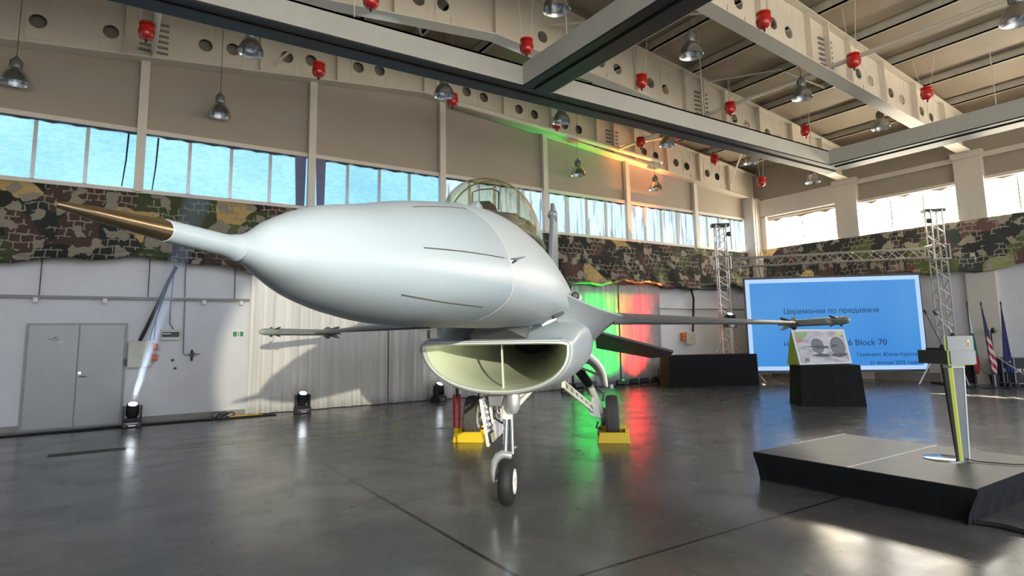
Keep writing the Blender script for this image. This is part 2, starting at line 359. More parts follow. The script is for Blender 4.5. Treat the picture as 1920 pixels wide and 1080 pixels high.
# door
fr=MB(); fr.box((-1.52,YL-.05,0),(.19,YL+.0,2.12)); d=struct(fr.build('door_1',pm('door_frame',(.30,.31,.31),.4),smooth=0))
for k,(xa,xb) in enumerate([(-1.47,-.66),(-.64,.14)]):
    q=MB(); q.box((xa,YL-.075,.03),(xb,YL-.052,2.08)); q.build('door_leaf',m_door,d,bevel=.004,smooth=0)
q=MB(); q.tube([(-.60,YL-.08,1.03),(-.60,YL-.13,1.03),(-.48,YL-.13,1.03)],.012,8); q.lathe([(.0,0),(.028,0),(.028,.012),(0,.012)],(-.60,YL-.076,1.10),(0,-1,0)); q.build('door_handle',m_chrome,d)
q=MB(); 
for k in range(9): 
    x=-1.2+.24*random.random(); z=1.70+.13*random.random(); q.hexa([(x,YL-.078,z),(x+.07,YL-.078,z),(x+.07,YL-.0755,z),(x,YL-.0755,z),(x+.01,YL-.078,z+.012),(x+.08,YL-.078,z+.012),(x+.08,YL-.0755,z+.012),(x+.01,YL-.0755,z+.012)])
q.build('torn_tape',m_wh,d,smooth=0)
q=MB(); q.box((-1.16,YL-.079,1.795),(-.98,YL-.0755,1.81)); q.box((-1.19,YL-.079,1.77),(-.95,YL-.0755,1.782)); q.build('faded_notice',m_base,d,smooth=0)
# ------------------------------------------------------------------ roof girders
def girder(y0,label,x0,x1,holes,splices,stiff,depth_off=0):
    t=thing('roof_girder',(7,y0,7.5),label,'steel beam')
    bot=lambda x: 8.68-.094*abs(x-7); top=lambda x: roof(x)-.22
    w=MB(); cuts=sorted(set([x0,7,x1]+[h-.2 for h in holes]+[h+.2 for h in holes]))
    cuts=[c for c in cuts if x0<=c<=x1]
    hs=set(round(h-.2,3) for h in holes)
    for a,b in zip(cuts[:-1],cuts[1:]):
        if b-a<1e-4: continue
        if round(a,3) in hs:
            c=(a+b)/2; zc=bot(c)+.52; r=.155; N=16
            sq=[];
            for k in range(N):
                q=2*pi*k/N+pi/4; dx,dz=math.cos(q),math.sin(q); s=max(abs(dx),abs(dz)); sq.append((c+.2*dx/s,y0,zc+.2*dz/s))
            ci=[(c+r*math.cos(2*pi*k/N+pi/4),y0,zc+r*math.sin(2*pi*k/N+pi/4)) for k in range(N)]
            w.add(sq+ci,[(k,(k+1)%N,N+(k+1)%N,N+k) for k in range(N)])
            w.add([(a,y0,bot(a)),(b,y0,bot(b)),(b,y0,zc-.2),(a,y0,zc-.2)],[(0,1,2,3)])
            w.add([(a,y0,zc+.2),(b,y0,zc+.2),(b,y0,top(b)),(a,y0,top(a))],[(0,1,2,3)])
        else:
            w.add([(a,y0,bot(a)),(b,y0,bot(b)),(b,y0,top(b)),(a,y0,top(a))],[(0,1,2,3)])
    w.build('web',m_white,t,smooth=0,solid=.03)
    for nm,fn,dz in (('bottom_flange',bot,0),('top_flange',top,0)):
        f=MB()
        for a,b in ((x0,7),(7,x1)):
            f.hexa([(a,y0-.19,fn(a)-.03),(b,y0-.19,fn(b)-.03),(b,y0+.19,fn(b)-.03),(a,y0+.19,fn(a)-.03),(a,y0-.19,fn(a)),(b,y0-.19,fn(b)),(b,y0+.19,fn(b)),(a,y0+.19,fn(a))])
        f.build(nm,m_white,t,smooth=0)
    for x in stiff:
        s=MB(); s.box((x-.01,y0-.16,bot(x)),(x+.01,y0+.16,top(x))); s.build('stiffener',m_white,t,smooth=0)
    for x in splices:
        s=MB(); s.box((x-.02,y0-.17,bot(x)-.02),(x+.02,y0+.17,top(x)))
        s.build('splice_plate',m_white,t,smooth=0)
        for sx in (-.17,.17):
            s=MB()
            for k in range(6):
                for sy in (-1,1): s.box((x+sx-.11,y0+sy*.045-.03,bot(x)+.16+k*.135),(x+sx+.11,y0+sy*.045+.03,bot(x)+.20+k*.135))
            s.build('bolt_row',m_base,t,smooth=0)
    return t
HX=[]
for c in (-7.3,-5.4,-3.5,1.69,3.54,5.4,8.75,10.65,12.5,16.2,17.9,19.7): HX+= [c-.3,c+.3]
HX+=[-1.73,-.47]; HX.sort()
SP=[.35,14.3]; ST=[-4.5,-.2,2.6,4.5,7.0,9.7,11.55,13.5,15.3,17.0,18.8,20.6]
girder(15.2,'white steel girder with round holes running along the top of the window wall',XL+.02,XR-.02,HX,SP,ST)
girder(11.3,'white perforated steel girder behind the dark overhead track, middle of the three',XL+.02,XR-.3,HX,SP,ST)
girder(7.5,'large white perforated steel girder crossing the upper right, nearest of the three',XL+.02,XR-.3,HX,SP,ST)
# purlins and bridging
PX=[12.05+1.8*k for k in range(-9,6)]
side=lambda i,x: ('steel roof purlin over the right slope, %s from the far right wall'%(['nearest','second','third','fourth','fifth','sixth','seventh','eighth'][::1][i]))
rp=[x for x in PX if x>7][::-1]
ords=['nearest','second','third','fourth','fifth','sixth','seventh','eighth','ninth','tenth','eleventh','twelfth','thirteenth','fourteenth','fifteenth','sixteenth']
for i,x in enumerate(sorted(PX,reverse=True)):
    z=roof(x); q=MB(); q.box((x-.04,-8,z-.2),(x+.04,YL-.01,z-.02)); q.box((x-.04,-8,z-.2),(x+.11,YL-.01,z-.185)); q.box((x-.11,-8,z-.035),(x+.04,YL-.01,z-.02))
    tag(q.build('roof_purlin',m_purlin,smooth=0),'cream steel purlin under the roof sheets, %s from the sunlit end wall'%ords[i],'steel beam','purlins under the roof')
for i,(x,z) in enumerate([(14.3,None),(.35,None)]):
    zz=8.68-.094*abs(x-7)+.12
    for j,(ya,yb) in enumerate([(11.5,15.0),(7.7,11.1),(1.5,7.3)]):
        q=MB(); q.tube([(x,ya,zz),(x,yb,zz)],.055,10)
        tag(q.build('roof_tie_tube',m_white),'white tie tube between the roof girders, %s bay %s'%(['farthest','middle','nearest'][j],'over the right half' if i==0 else 'over the left half'),'tube')
# diagonal bracing near the far end bay and by the window wall
BR=[((14.3,15.0,8.25),(17.1,11.5,8.55)),((17.1,11.5,8.5),(20.6,15.0,7.75)),((14.3,15.0,9.1),(12.05,13.2,9.6)),((7.4,15.0,8.9),(5.9,13.3,9.9)),((2.9,15.0,8.5),(4.3,13.2,9.7)),((8.5,11.1,9.3),(12.0,7.7,9.1)),((14.5,11.1,9.2),(15.65,9.4,9.2)),((15.65,9.4,9.15),(17.45,9.2,8.95)),((19.2,12.2,8.0),(22.0,12.0,7.6))]
for i,(a,b) in enumerate(BR):
    q=MB(); q.tube([a,b],.03,8)
    tag(q.build('roof_brace',m_white),'thin white diagonal roof brace, '+['at the orange-lit stretch of the far girder','ending beside the corner of the window wall','short, above the splice of the far girder','above the glider canopy side of the window girder','above the left splice of the window girder','long, between the middle and near girders','short, right of the middle girder splice','bridging two purlins on the right slope','close to the end wall at the corner'][i].replace('glider ',''),'brace')
# duct under the window girder
q=MB(); pa=gy(848,194,14.95); pb=gy(1240,305,14.95); pa[2]+=.05; pb[2]+=.02
q.tube([pa,(pa+pb)/2,pb],.085,14); tag(q.build('roof_duct',m_white),'pale round duct running down along the girder over the window wall','duct')
# ------------------------------------------------------------------ overhead track frame
tf=thing('overhead_track_frame',(8,9.7,6.8),'grey-white overhead track frame with black undersides crossing the whole ceiling','track frame')
Z0=6.8
def trackX(x0,x1,ya,yb):
    m=MB(); m.box((x0,ya,Z0),(x1,ya+.1,Z0+.44)); m.box((x0,ya,Z0+.40),(x1,ya+.3,Z0+.44)); m.build('track_fascia',m_track,tf,smooth=0)
    m=MB(); m.box((x0,ya+.02,Z0-.03),(x1,ya+.22,Z0+.1)); m.box((x0,ya+.28,Z0-.06),(x1,yb-.05,Z0+.1)); m.build('track_rail',m_trackdark,tf,smooth=0)
    m=MB(); N=int((x1-x0)/.06)
    for k in range(N):
        x=x0+k*.06; h=.012+.02*random.random(); m.box((x,yb-.045,Z0-.05),(x+.05,yb-.02,Z0-.05+h)); 
    m.box((x0,yb-.045,Z0-.0),(x1,yb,Z0+.12)); m.build('brush_strip',m_white,tf,smooth=0)
def trackY(y0,y1,xa,xb):
    m=MB(); m.box((xa,y0,Z0),(xa+.1,y1,Z0+.44)); m.build('track_fascia',m_track,tf,smooth=0)
    m=MB(); m.box((xa+.02,y0,Z0-.03),(xa+.22,y1,Z0+.1)); m.box((xa+.28,y0,Z0-.06),(xb-.05,y1,Z0+.1)); m.build('track_rail',m_trackdark,tf,smooth=0)
    m=MB(); N=int((y1-y0)/.06)
    for k in range(N):
        y=y0+k*.06; h=.012+.02*random.random(); m.box((xb-.045,y,Z0-.05),(xb-.02,y+.05,Z0-.05+h))
    m.box((xb-.045,y0,Z0),(xb,y1,Z0+.12)); m.build('brush_strip',m_white,tf,smooth=0)
trackX(-6,19.0,9.64,10.27); trackY(-2,9.64,6.68,7.4); trackY(-2,9.64,18.15,19.0)
for x,y,zz in [(x,9.8,Z0+.4) for x in (-2,3.2,8,12.5,17.5)]+[(6.75,2,Z0+.4),(6.75,5.5,Z0+.4),(18.6,2,Z0+.1),(18.6,5.5,Z0+.1)]:
    m=MB(); m.tube([(x,y,zz),(x,y,roof(x)-.02)],.012,6); m.build('hanger_rod',m_col,tf)
# ------------------------------------------------------------------ red extinguisher modules and high-bay lamps
def red_unit():
    t=thing('fire_extinguisher_module',(0,0,0),'x','fire extinguisher')
    b=MB(); b.lathe([(0,-.165),(.07,-.16),(.115,-.13),(.145,-.08),(.15,0),(.145,.08),(.125,.125),(.10,.14),(0,.145)],(0,0,0),n=20); b.build('canister',m_red,t)
    b=MB(); b.lathe([(.105,.13),(.145,.135),(.145,.175),(.13,.18),(0,.18)],(0,0,0),n=16); b.lathe([(.151,-.012),(.156,-.012),(.156,.012),(.151,.012)],(0,0,0),n=20,close=True); b.build('collar',m_red,t)
    b=MB(); b.lathe([(0,-.235),(.018,-.23),(.024,-.19),(.02,-.16),(0,-.16)],(0,0,0),n=10); b.build('nozzle',m_dark,t)
    b=MB(); b.tube([(-.1,0,.17),(-.25,0,1.1)],.007,5); b.tube([(.1,0,.17),(.25,0,1.1)],.007,5); b.build('hanger_wire',m_col,t)
    return t
def lamp():
    t=thing('high_bay_lamp',(0,0,0),'x','ceiling lamp')
    b=MB(); b.lathe([(.245,-.12),(.25,-.115),(.235,-.03),(.19,.07),(.13,.15),(.085,.19),(.08,.185),(.125,.14),(.185,.06),(.228,-.03),(.238,-.11)],(0,0,0),n=28,close=True); b.build('reflector',m_alu,t)
    b=MB(); b.lathe([(0,.19),(.09,.19),(.10,.22),(.10,.34),(.08,.37),(.05,.40),(.03,.44),(0,.45)],(0,0,0),n=16); 
    for k in range(8): a=2*pi*k/8; b.box((math.cos(a)*.1-.006,math.sin(a)*.1-.006,.21),(math.cos(a)*.1+.006,math.sin(a)*.1+.006,.35))
    b.build('ballast_housing',m_housing,t)
    b=MB(); b.lathe([(0,-.02),(.045,-.0),(.05,.06),(.035,.14),(0,.16)],(0,0,0),n=12); b.build('bulb',pm('lamp_glass',(.75,.78,.78),.15),t) if 'lamp_glass' not in bpy.data.materials else b.build('bulb',bpy.data.materials['lamp_glass'],t)
    b=MB(); b.tube([(0,0,.45),(0,0,1.35)],.006,5); b.build('hanging_wire',m_dark,t)
    return t
rowname={6.78:'near row',10.22:'middle row',13.72:'row along the window wall'}
ru=red_unit(); first=True
XN={.17:'leftmost',3.65:'second from the left',7.2:'third from the left',10.72:'fourth from the left',14.22:'fifth from the left',17.98:'rightmost'}
reds=[(10.72,6.78),(14.22,6.78),(17.98,6.78),(3.65,10.22),(7.2,10.22),(10.72,10.22),(14.22,10.22),(17.98,10.22),(.17,13.72),(3.65,13.72),(7.2,13.72),(10.72,13.72),(14.22,13.72),(17.98,13.72)]
for k,(x,y) in enumerate(reds+[(19.6,12.95)]):
    o=ru if first else copy_tree(ru); first=False
    z=8.0
    if k==len(reds): o.location=(19.6,12.95,7.19); lab='red hanging extinguisher canister near the far corner, lowest of all'
    else:
        o.location=(x,y,z); row=[q for q in reds if q[1]==y]; xs=sorted(q[0] for q in row); i=xs.index(x); n=len(xs)
        pos=['leftmost','second from the left','third from the left','fourth from the left','fifth from the left'][i] if i<n-1 else 'rightmost'
        lab='red hanging canister, %s in the %s'%(pos,{6.78:'row nearest the viewer',10.22:'middle row',13.72:'far row by the window wall girder'}[y])
    for c in o.children:
        if c.name.startswith('hanger_wire'): kk=(roof(o.location[0])-.03-o.location[2]-.17)/.93; c.scale=(1,1,kk); c.location=(0,0,.17-.17*kk)
    o.rotation_euler=(0,0,random.random()*3); tag(o,lab,'fire extinguisher','red canisters hanging under the roof')
lp=lamp(); first=True
lamps=[(9.8,7.9,7.6,'nearest, hanging right of the crossing black track'),(14.05,8.0,7.6,'between the two right girders'),(18.2,8.1,7.6,'far right one before the end track'),
 (1.96,12.5,7.6,'upper left, partly behind the long track'),(6.3,12.45,7.6,'over the cockpit against the window girder'),(9.87,12.44,7.6,'just right of the cockpit, under the black track'),(13.96,12.36,7.6,'in front of the orange-lit girder'),(18.0,12.25,7.6,'last one before the corner under the track'),
 (19.9,11.2,6.92,'lowest, beside the corner column'),(6.29,7.97,7.6,'at the top edge, its rim tinted green'),(11.9,3.1,6.7,'at the top right edge of the view'),
 (1.73,14.9,6.98,'against the grey wall left of the second post'),(-2.0,14.9,6.98,'leftmost, against the grey wall'),(12.3,14.9,7.0,'against the grey wall right of the cockpit'),(16.1,14.9,7.0,'against the grey wall, rightmost of that row')]
px_fix={11:(412,208),12:(28,145),13:(1084,322),14:(1229,350)}
for k,(x,y,z,l) in enumerate(lamps):
    o=lp if first else copy_tree(lp); first=False
    if k in px_fix: p=gy(*px_fix[k],14.9); x,y,z=p
    o.location=(x,y,z); o.rotation_euler=(0,0,random.random())
    for c in o.children:
        if c.name.startswith('hanging_wire'): kk=(roof(x)-.03-z-.45)/.9; c.scale=(1,1,kk); c.location=(0,0,.45-.45*kk)
    tag(o,'bell shaped high-bay lamp '+l,'ceiling lamp','high-bay lamps under the roof')
# ------------------------------------------------------------------ camouflage netting
def net(axis,a0,a1,ztop,zlow,mat,label,off,slope=.3):
    m=MB(); N=int((a1-a0)/.12); K=14; vs=[];fs=[]
    for i in range(N+1):
        u=a0+(a1-a0)*i/N
        zb=zlow+.09*math.sin(u*1.3+1)+.05*math.sin(u*4.1)+.035*random.random()
        for j in range(K+1):
            f=j/K; z=ztop+(zb-ztop)*f; d=off+.06*math.sin(u*2.1+f*3)*f+.05*math.sin(u*6.3+f)*f+slope*f+.06*max(0,f-.78)/.22+random.uniform(-.012,.012)
            vs.append((u,YL-d,z) if axis==0 else (XR-d,u,z))
    for i in range(N):
        for j in range(K): p=i*(K+1)+j; fs.append((p,p+1,p+K+2,p+K+1))
    m.add(vs,fs); o=m.build('camouflage_net',mat,smooth=60,solid=.012)
    # gathered hem roll
    h=MB(); pts=[];rs=[]
    for i in range(0,N+1,2):
        u=a0+(a1-a0)*i/N; q=vs[i*(K+1)+K]; pts.append(q); rs.append(.045+.04*random.random())
    h.tube(pts,rs,8); hh=h.build('gathered_hem',mat,o,smooth=60)
    return tag(o,label,'camouflage net')
net(0,XL+.1,XR-.6,4.97,3.45,m_camoL,'long camouflage net with square patches hung below the blue windows',.12)
net(1,-5,YL-.62,5.06,3.55,m_camoGlow,'camouflage net with sun glow in its colours hung below the bright end windows',.24,.0)
# ------------------------------------------------------------------ drapes on the left wall
def drape(xa,xb,zt,label,ph,zb=.015,mt=None):
    m=MB(); N=int((xb-xa)/.03); vs=[];K=8
    for i in range(N+1):
        x=xa+(xb-xa)*i/N
        for j in range(K+1):
            f=j/K; z=zt+(zb-zt)*f
            d=.10+.035*math.sin(x*9+ph+f*.6)+.03*math.sin(x*23+ph*2)+.015*math.sin(x*51+f*2)+.03*f*math.sin(x*2.3+ph)
            vs.append((x,YL-.08-d,z))
    m.add(vs,[(i*(K+1)+j,i*(K+1)+j+1,(i+1)*(K+1)+j+1,(i+1)*(K+1)+j) for i in range(N) for j in range(K)])
    return tag(m.build('white_drape',mt or m_curt,smooth=80,solid=.006),label,'drape')
drape(2.62,6.02,3.42,'white floor-length drape, leftmost, catching the warm spotlight',0)
drape(6.06,9.3,3.42,'white floor-length drape behind the nose wheel, right of the leftmost one',1.7)
drape(9.33,12.2,3.42,'white floor-length drape hidden mostly behind the jet, left of the green light',3.1)
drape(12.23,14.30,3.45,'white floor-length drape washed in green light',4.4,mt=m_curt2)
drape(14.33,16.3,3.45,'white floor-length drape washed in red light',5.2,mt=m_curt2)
m=MB(); m.tube([(2.5,YL-.3,3.43),(16.4,YL-.3,3.43)],.02,8); tag(m.build('drape_rail',m_dark),'dark rail carrying the white drapes under the camouflage net','rail')
# ------------------------------------------------------------------ wall services, left
t=thing('wall_pipe_rail',(0,YL-.12,2.65),'silver pipe rail running along the white wall above the double door','pipe')
m=MB(); m.tube([(-8,YL-.16,2.65),(2.58,YL-.16,2.65)],.028,10); m.build('pipe',m_silver,t)
for x in (-5.5,-3.4,-1.35,.52,2.25):
    m=MB(); m.tube([(x,YL-.10,3.6),(x,YL-.16,2.68)],.01,6); m.build('hanger_rod',m_dark,t)
for x in (-1.4,-.25,.78,1.62,2.4):
    m=MB(); m.box((x-.04,YL-.20,2.53),(x+.04,YL-.12,2.63)); m.build('socket_drop',m_wh,t,bevel=.008)
t=thing('electrical_cabinet',(.46,YL-.1,1.15),'cream electrical cabinet with orange sockets on the white wall','electrical cabinet')
m=MB(); m.box((.21,YL-.2,1.17),(.66,YL-.0,1.73)); m.build('cabinet_body',m_cab,t,bevel=.012)
m=MB(); m.box((.225,YL-.215,1.185),(.645,YL-.2,1.715)); m.build('cabinet_door',m_cab,t,bevel=.006)
for z in (1.30,1.53):
    m=MB(); m.box((.66,YL-.17,z),(.76,YL-.03,z+.14)); m.lathe([(0,0),(.05,0),(.05,.05),(0,.05)],(.71,YL-.17,z+.07),(0,-1,0),n=14); m.build('socket',m_orange,t,bevel=.006)
m=MB(); m.box((.16,YL-.14,1.23),(.21,YL-.04,1.36)); m.build('switch_handle',m_dark,t)
t=thing('breaker_box',(1.0,YL-.06,1.7),'small breaker box with dark window beside the electrical cabinet','breaker box')
m=MB(); m.box((.80,YL-.1,1.74),(1.19,YL,1.98)); m.build('box_body',m_cab,t,bevel=.008)
m=MB(); m.box((.83,YL-.108,1.81),(1.16,YL-.1,1.92)); m.build('breaker_window',m_dark,t)
m=MB(); m.box((.84,YL-.112,1.87),(1.0,YL-.108,1.89)); m.build('switch_row',m_wh,t)
t=thing('exit_sign',(2.38,YL-.03,1.79),'small green and white running-man exit sign at the edge of the spotlight','sign')
m=MB(); m.box((2.23,YL-.03,1.79),(2.53,YL,1.93)); m.build('sign_plate',m_wh,t)
m=MB(); m.box((2.27,YL-.034,1.805),(2.35,YL-.03,1.915)); m.box((2.42,YL-.034,1.805),(2.49,YL-.03,1.915)); m.build('green_field',m_green,t,smooth=0)
m=MB(); m.box((2.375,YL-.034,1.85),(2.395,YL-.03,1.88)); m.lathe([(0,0),(.012,0),(.012,.004),(0,.004)],(2.388,YL-.03,1.9),(0,-1,0),n=10); m.bar((2.385,YL-.032,1.85),(2.36,YL-.032,1.815),.01,.003,up=(0,1,0)); m.bar((2.385,YL-.032,1.85),(2.41,YL-.032,1.815),.01,.003,up=(0,1,0)); m.build('running_figure',m_green,t,smooth=0)
t=thing('air_line',(1.3,YL-.06,1.3),'thin grey air pipe dropping to a small black valve on the wall','pipe')
m=MB(); m.tube([(1.22,YL-.05,3.6),(1.26,YL-.05,1.45),(1.30,YL-.05,1.41),(1.42,YL-.08,1.41)],.012,8); m.build('pipe',m_housing,t)
m=MB(); m.box((1.40,YL-.13,1.36),(1.47,YL-.03,1.46)); m.tube([(1.43,YL-.09,1.27),(1.43,YL-.09,1.52)],.022,8); m.tube([(1.38,YL-.12,1.42),(1.58,YL-.12,1.42)],.008,6); m.build('valve',m_dark,t)
for k,(a,b) in enumerate([(1.06,1.3),(1.12,1.12)]):
    m=MB(); m.lathe([(0,0),(.03,0),(.028,.03),(0,.035)],(a,YL-.001,b),(0,-1,0),n=12)
    tag(m.build('wall_fitting',m_dark),'small black wall fitting, %s of the pair under the breaker box'%('upper' if k==0 else 'lower'),'fitting')
t=thing('cable_bundle',(.8,YL-.1,1.75),'thick black and blue cables dropping from the net to the electrical cabinet','cable')
m=MB(); m.tube([(1.02,YL-.32,3.35),(.86,YL-.22,2.95),(.74,YL-.22,2.6),(.52,YL-.2,2.0),(.42,YL-.12,1.74)],.038,10); m.build('black_cable',m_cable,t)
m=MB(); m.tube([(.98,YL-.30,3.3),(.80,YL-.22,2.6),(.64,YL-.18,2.0),(.60,YL-.1,1.74)],.012,8); m.build('thin_cable',m_cable,t)
m=MB(); m.tube([(.80,YL-.22,2.7),(.70,YL-.18,2.2),(.68,YL-.1,1.74)],.014,8); m.build('blue_cable',pm('blue_cable',(.03,.06,.3),.5),t)
m=MB(); m.tube([(1.0,YL-.10,3.4),(.96,YL-.05,2.4),(.97,YL-.04,2.1),(1.05,YL-.04,1.98)],.008,6); tag(m.build('thin_wall_wire',m_cable),'thin dark wire running down to the breaker box','wire')
# floor cables along the wall
for k,(off,r) in enumerate([(0,.016),(.14,.012)]):
    m=MB(); pts=[]
    for i in range(40):
        x=-7+i*.26; pts.append((x,14.72+off+.06*math.sin(x*1.7+k)+.03*math.sin(x*5+k),.015))
    m.tube(pts,r,6); tag(m.build('floor_cable',m_cable),'black power cable lying along the foot of the white wall, %s of the two'%('nearer' if k==0 else 'farther'),'cable')
t=thing('cable_heap',(2.0,14.95,0),'small heap of dark plugs and looped cable on the floor by the wall','cable heap')
m=MB()
for k in range(4):
    pts=[(1.95+.16*k*.5+.11*math.cos(a),14.95+.09*math.sin(a),.07+.06*math.sin(a*1+k)) for a in [2*pi*i/14 for i in range(15)]]; m.tube(pts,.011,6)
m.build('cable_loop',m_cable,t)
m=MB(); m.box((1.95,14.9,0),(2.13,15.02,.09)); m.box((1.98,14.93,.09),(2.06,15.0,.14)); m.build('plug_block',m_dark,t,bevel=.01)
m=MB(); m.tube([(2.2,14.95,.03),(2.5,15.0,.02),(2.9,14.98,.015)],.01,6); m.build('yellow_lead',m_yellow,t)
# wall between red drape and corner
m=MB(); m.tube([(16.4,YL-.1,2.62),(21.7,YL-.1,2.62)],.022,8); m.tube([(16.4,YL-.1,3.38),(20.5,YL-.1,3.38)],.02,8); tag(m.build('wall_pipe',m_housing),'grey wall pipe between the red-lit drape and the corner','pipe')
m=MB(); m.tube([(18.0,YL-.25,3.4),(18.25,YL-.14,3.0),(18.2,YL-.12,2.2),(18.15,YL-.1,1.7)],.04,8); tag(m.build('hanging_cable',m_cable),'thick dark cable hanging behind the port wing','cable')
t=thing('socket_box',(17.9,YL-.1,1.3),'cream socket box with orange sockets between the wing and the tailplane','socket box')
m=MB(); m.box((17.75,YL-.15,1.3),(18.25,YL,1.75)); m.build('box_body',m_cab,t,bevel=.01)
m=MB(); m.box((17.55,YL-.14,1.42),(17.75,YL-.02,1.56)); m.box((17.55,YL-.14,1.59),(17.75,YL-.02,1.73)); m.build('socket',m_orange,t,bevel=.01)
# ------------------------------------------------------------------ moving heads and LED floods
def moving_head():
    t=thing('moving_head_light',(0,0,0),'x','stage light')
    b=MB(); b.box((-.17,-.15,0),(.17,.15,.13)); b.build('base',m_dark,t,bevel=.015)
    b=MB(); b.box((-.06,-.154,.03),(.06,-.148,.05)); b.box((-.1,-.154,.075),(.1,-.148,.085)); b.build('display',m_silver,t)
    b=MB(); b.box((-.17,-.07,.13),(-.13,.07,.42)); b.box((.13,-.07,.13),(.17,.07,.42)); b.box((-.17,-.09,.13),(.17,.09,.17)); b.build('yoke',m_dark,t,bevel=.01)
    hd=MB(); ax=V(0,-.42,.9); ax/=np.linalg.norm(ax); c=V(0,.04,.30)
    hd.lathe([(0,-.13),(.09,-.12),(.12,-.06),(.12,.12),(.105,.17),(.09,.175)],c,ax,n=20); hd.build('head',m_dark,t)
    ln=MB(); ln.lathe([(0,.205),(.05,.195),(.085,.172),(.085,.165),(0,.165)],c,ax,n=20); ln.build('lens',m_lens,t)
    return t
mh=moving_head()
spots=[((.35,14.72,0),0,'black moving head light shining upward beside the double door'),((3.73,14.72,0),0,'black moving head light in front of the warm-lit drape'),((7.33,14.85,0),.5,'black moving head light on the floor left of the intake')]
for k,(p,a,l) in enumerate(spots):
    o=mh if k==0 else copy_tree(mh); o.location=p; o.rotation_euler=(0,0,a); tag(o,l,'stage light')
o=copy_tree(mh); p=dp(1369,603,20.2); o.location=tuple(p-V(0,0,.2)); tag(o,'black moving head light held high in front of the left truss tower','stage light'); o.rotation_euler=(0,0,-.5)
m=MB(); pp=p-V(0,0,.2); m.tube([(pp[0],pp[1],0),(pp[0],pp[1],pp[2])],.03,8); m.box((pp[0]-.2,pp[1]-.2,0),(pp[0]+.2,pp[1]+.2,.02)); m.box((pp[0]-.14,pp[1]-.14,pp[2]-.02),(pp[0]+.14,pp[1]+.14,pp[2])); tag(m.build('light_stand',m_silver),'slim stand carrying a moving head light beside the truss','stand')
for k,(x,y,z) in enumerate([(.35,14.72,.5),(3.73,14.72,.5),(7.33,14.85,.5)]):
    light('SPOT','moving_head_beam',(x,y-.12,z+.03),(x+1.0,y-.15,z+4.4) if k==0 else (x+.35,y-1.9,z+5.2),1400 if k==0 else 420,(.72,.82,1),spot_size=math.radians(9),spot_blend=.5,shadow_soft_size=.05)
# thin stage haze caught in the first beam
hz,nt,_b=new('stage_haze'); nt.nodes.remove(_b); pv=nt.nodes.new('ShaderNodeVolumePrincipled'); pv.inputs['Density'].default_value=.5; pv.inputs['Anisotropy'].default_value=.2; pv.inputs['Color'].default_value=(.8,.88,1,1)
nt.links.new(pv.outputs[0],nt.nodes['Material Output'].inputs['Volume'])
m=MB(); q0=V(.36,14.60,.56); q1=V(1.33,14.57,4.85); m.tube([q0,q1],[.06,.30],20); tag(m.build('light_beam_haze',hz),'pale blue beam of haze rising from the moving head light beside the double door','haze',kind='stuff')
def led():
    t=thing('led_flood_light',(0,0,0),'x','stage light')
    b=MB(); b.hexa([(-.15,-.06,.05),(.15,-.06,.05),(.15,.06,.12),(-.15,.06,.12),(-.15,-.09,.20),(.15,-.09,.20),(.15,.03,.27),(-.15,.03,.27)]); b.build('lamp_body',m_dark,t,bevel=.008)
    b=MB(); b.bar((-.17,-.05,0),(-.17,0,.16),.012,.04); b.bar((.17,-.05,0),(.17,0,.16),.012,.04); b.box((-.17,-.1,0),(.17,.1,.012)); b.build('bracket',m_dark,t)
    return t
ld=led()
leds=[(gz(1062,716),'g'),(gz(1085,718),'g'),(gz(1112,718),'g'),(gz(1163,717),'r'),(gz(1190,715),'r'),(gz(1208,714),'r'),(gz(1226,714),'r')]
nm=['leftmost','second','third','fourth','fifth','sixth','rightmost']
for k,(p,c) in enumerate(leds):
    o=ld if k==0 else copy_tree(ld); o.location=(gy((1062,1085,1110,1163,1188,1208,1228)[k],700,14.5)[0],14.5,0); o.rotation_euler=(0,0,pi+random.uniform(-.1,.1))
    tag(o,'small black flood light at the foot of the coloured drapes, %s of the row'%nm[k],'stage light','flood lights under the coloured drapes')
for x in (12.75,13.75):
    light('SPOT','green_wash',(x,14.42,.25),(x,15.22,2.9),620,(0,1,.08),spot_size=math.radians(56),spot_blend=1,shadow_soft_size=.08)
    light('SPOT','green_wash',(x,14.30,.25),(x,15.22,1.0),95,(0,1,.08),spot_size=math.radians(84),spot_blend=1,shadow_soft_size=.08)
for x in (14.95,15.85):
    light('SPOT','red_wash',(x,14.42,.25),(x,15.22,2.9),1000,(1,.02,.012),spot_size=math.radians(56),spot_blend=1,shadow_soft_size=.08)
    light('SPOT','red_wash',(x,14.40,.25),(x,15.22,1.0),190,(1,.02,.012),spot_size=math.radians(84),spot_blend=1,shadow_soft_size=.08)
light('SPOT','amber_uplight',(15.5,14.2,.4),(15.6,15.2,8.7),3600,(1,.33,.10),spot_size=math.radians(27),spot_blend=.8)
t=thing('keyboard_stand_case',gz(1238,716),'low dark equipment case on legs left of the big black box','equipment case')
g0=gz(1238,716); g0[1]=14.3; g0[0]=gy(1240,700,14.3)[0]+.35; t.location=tuple(g0)
m=MB(); m.box((g0[0]-.35,14.1,.18),(g0[0]+.45,14.5,.34)); m.build('case_body',m_dark,t,bevel=.01)
m=MB()
for sx in (-.3,.4):
    for sy in (14.14,14.46): m.box((g0[0]+sx-.015,sy-.015,0),(g0[0]+sx+.015,sy+.015,.55))
m.box((g0[0]-.32,14.12,.5),(g0[0]+.42,14.16,.55)); m.build('leg_frame',m_dark,t)
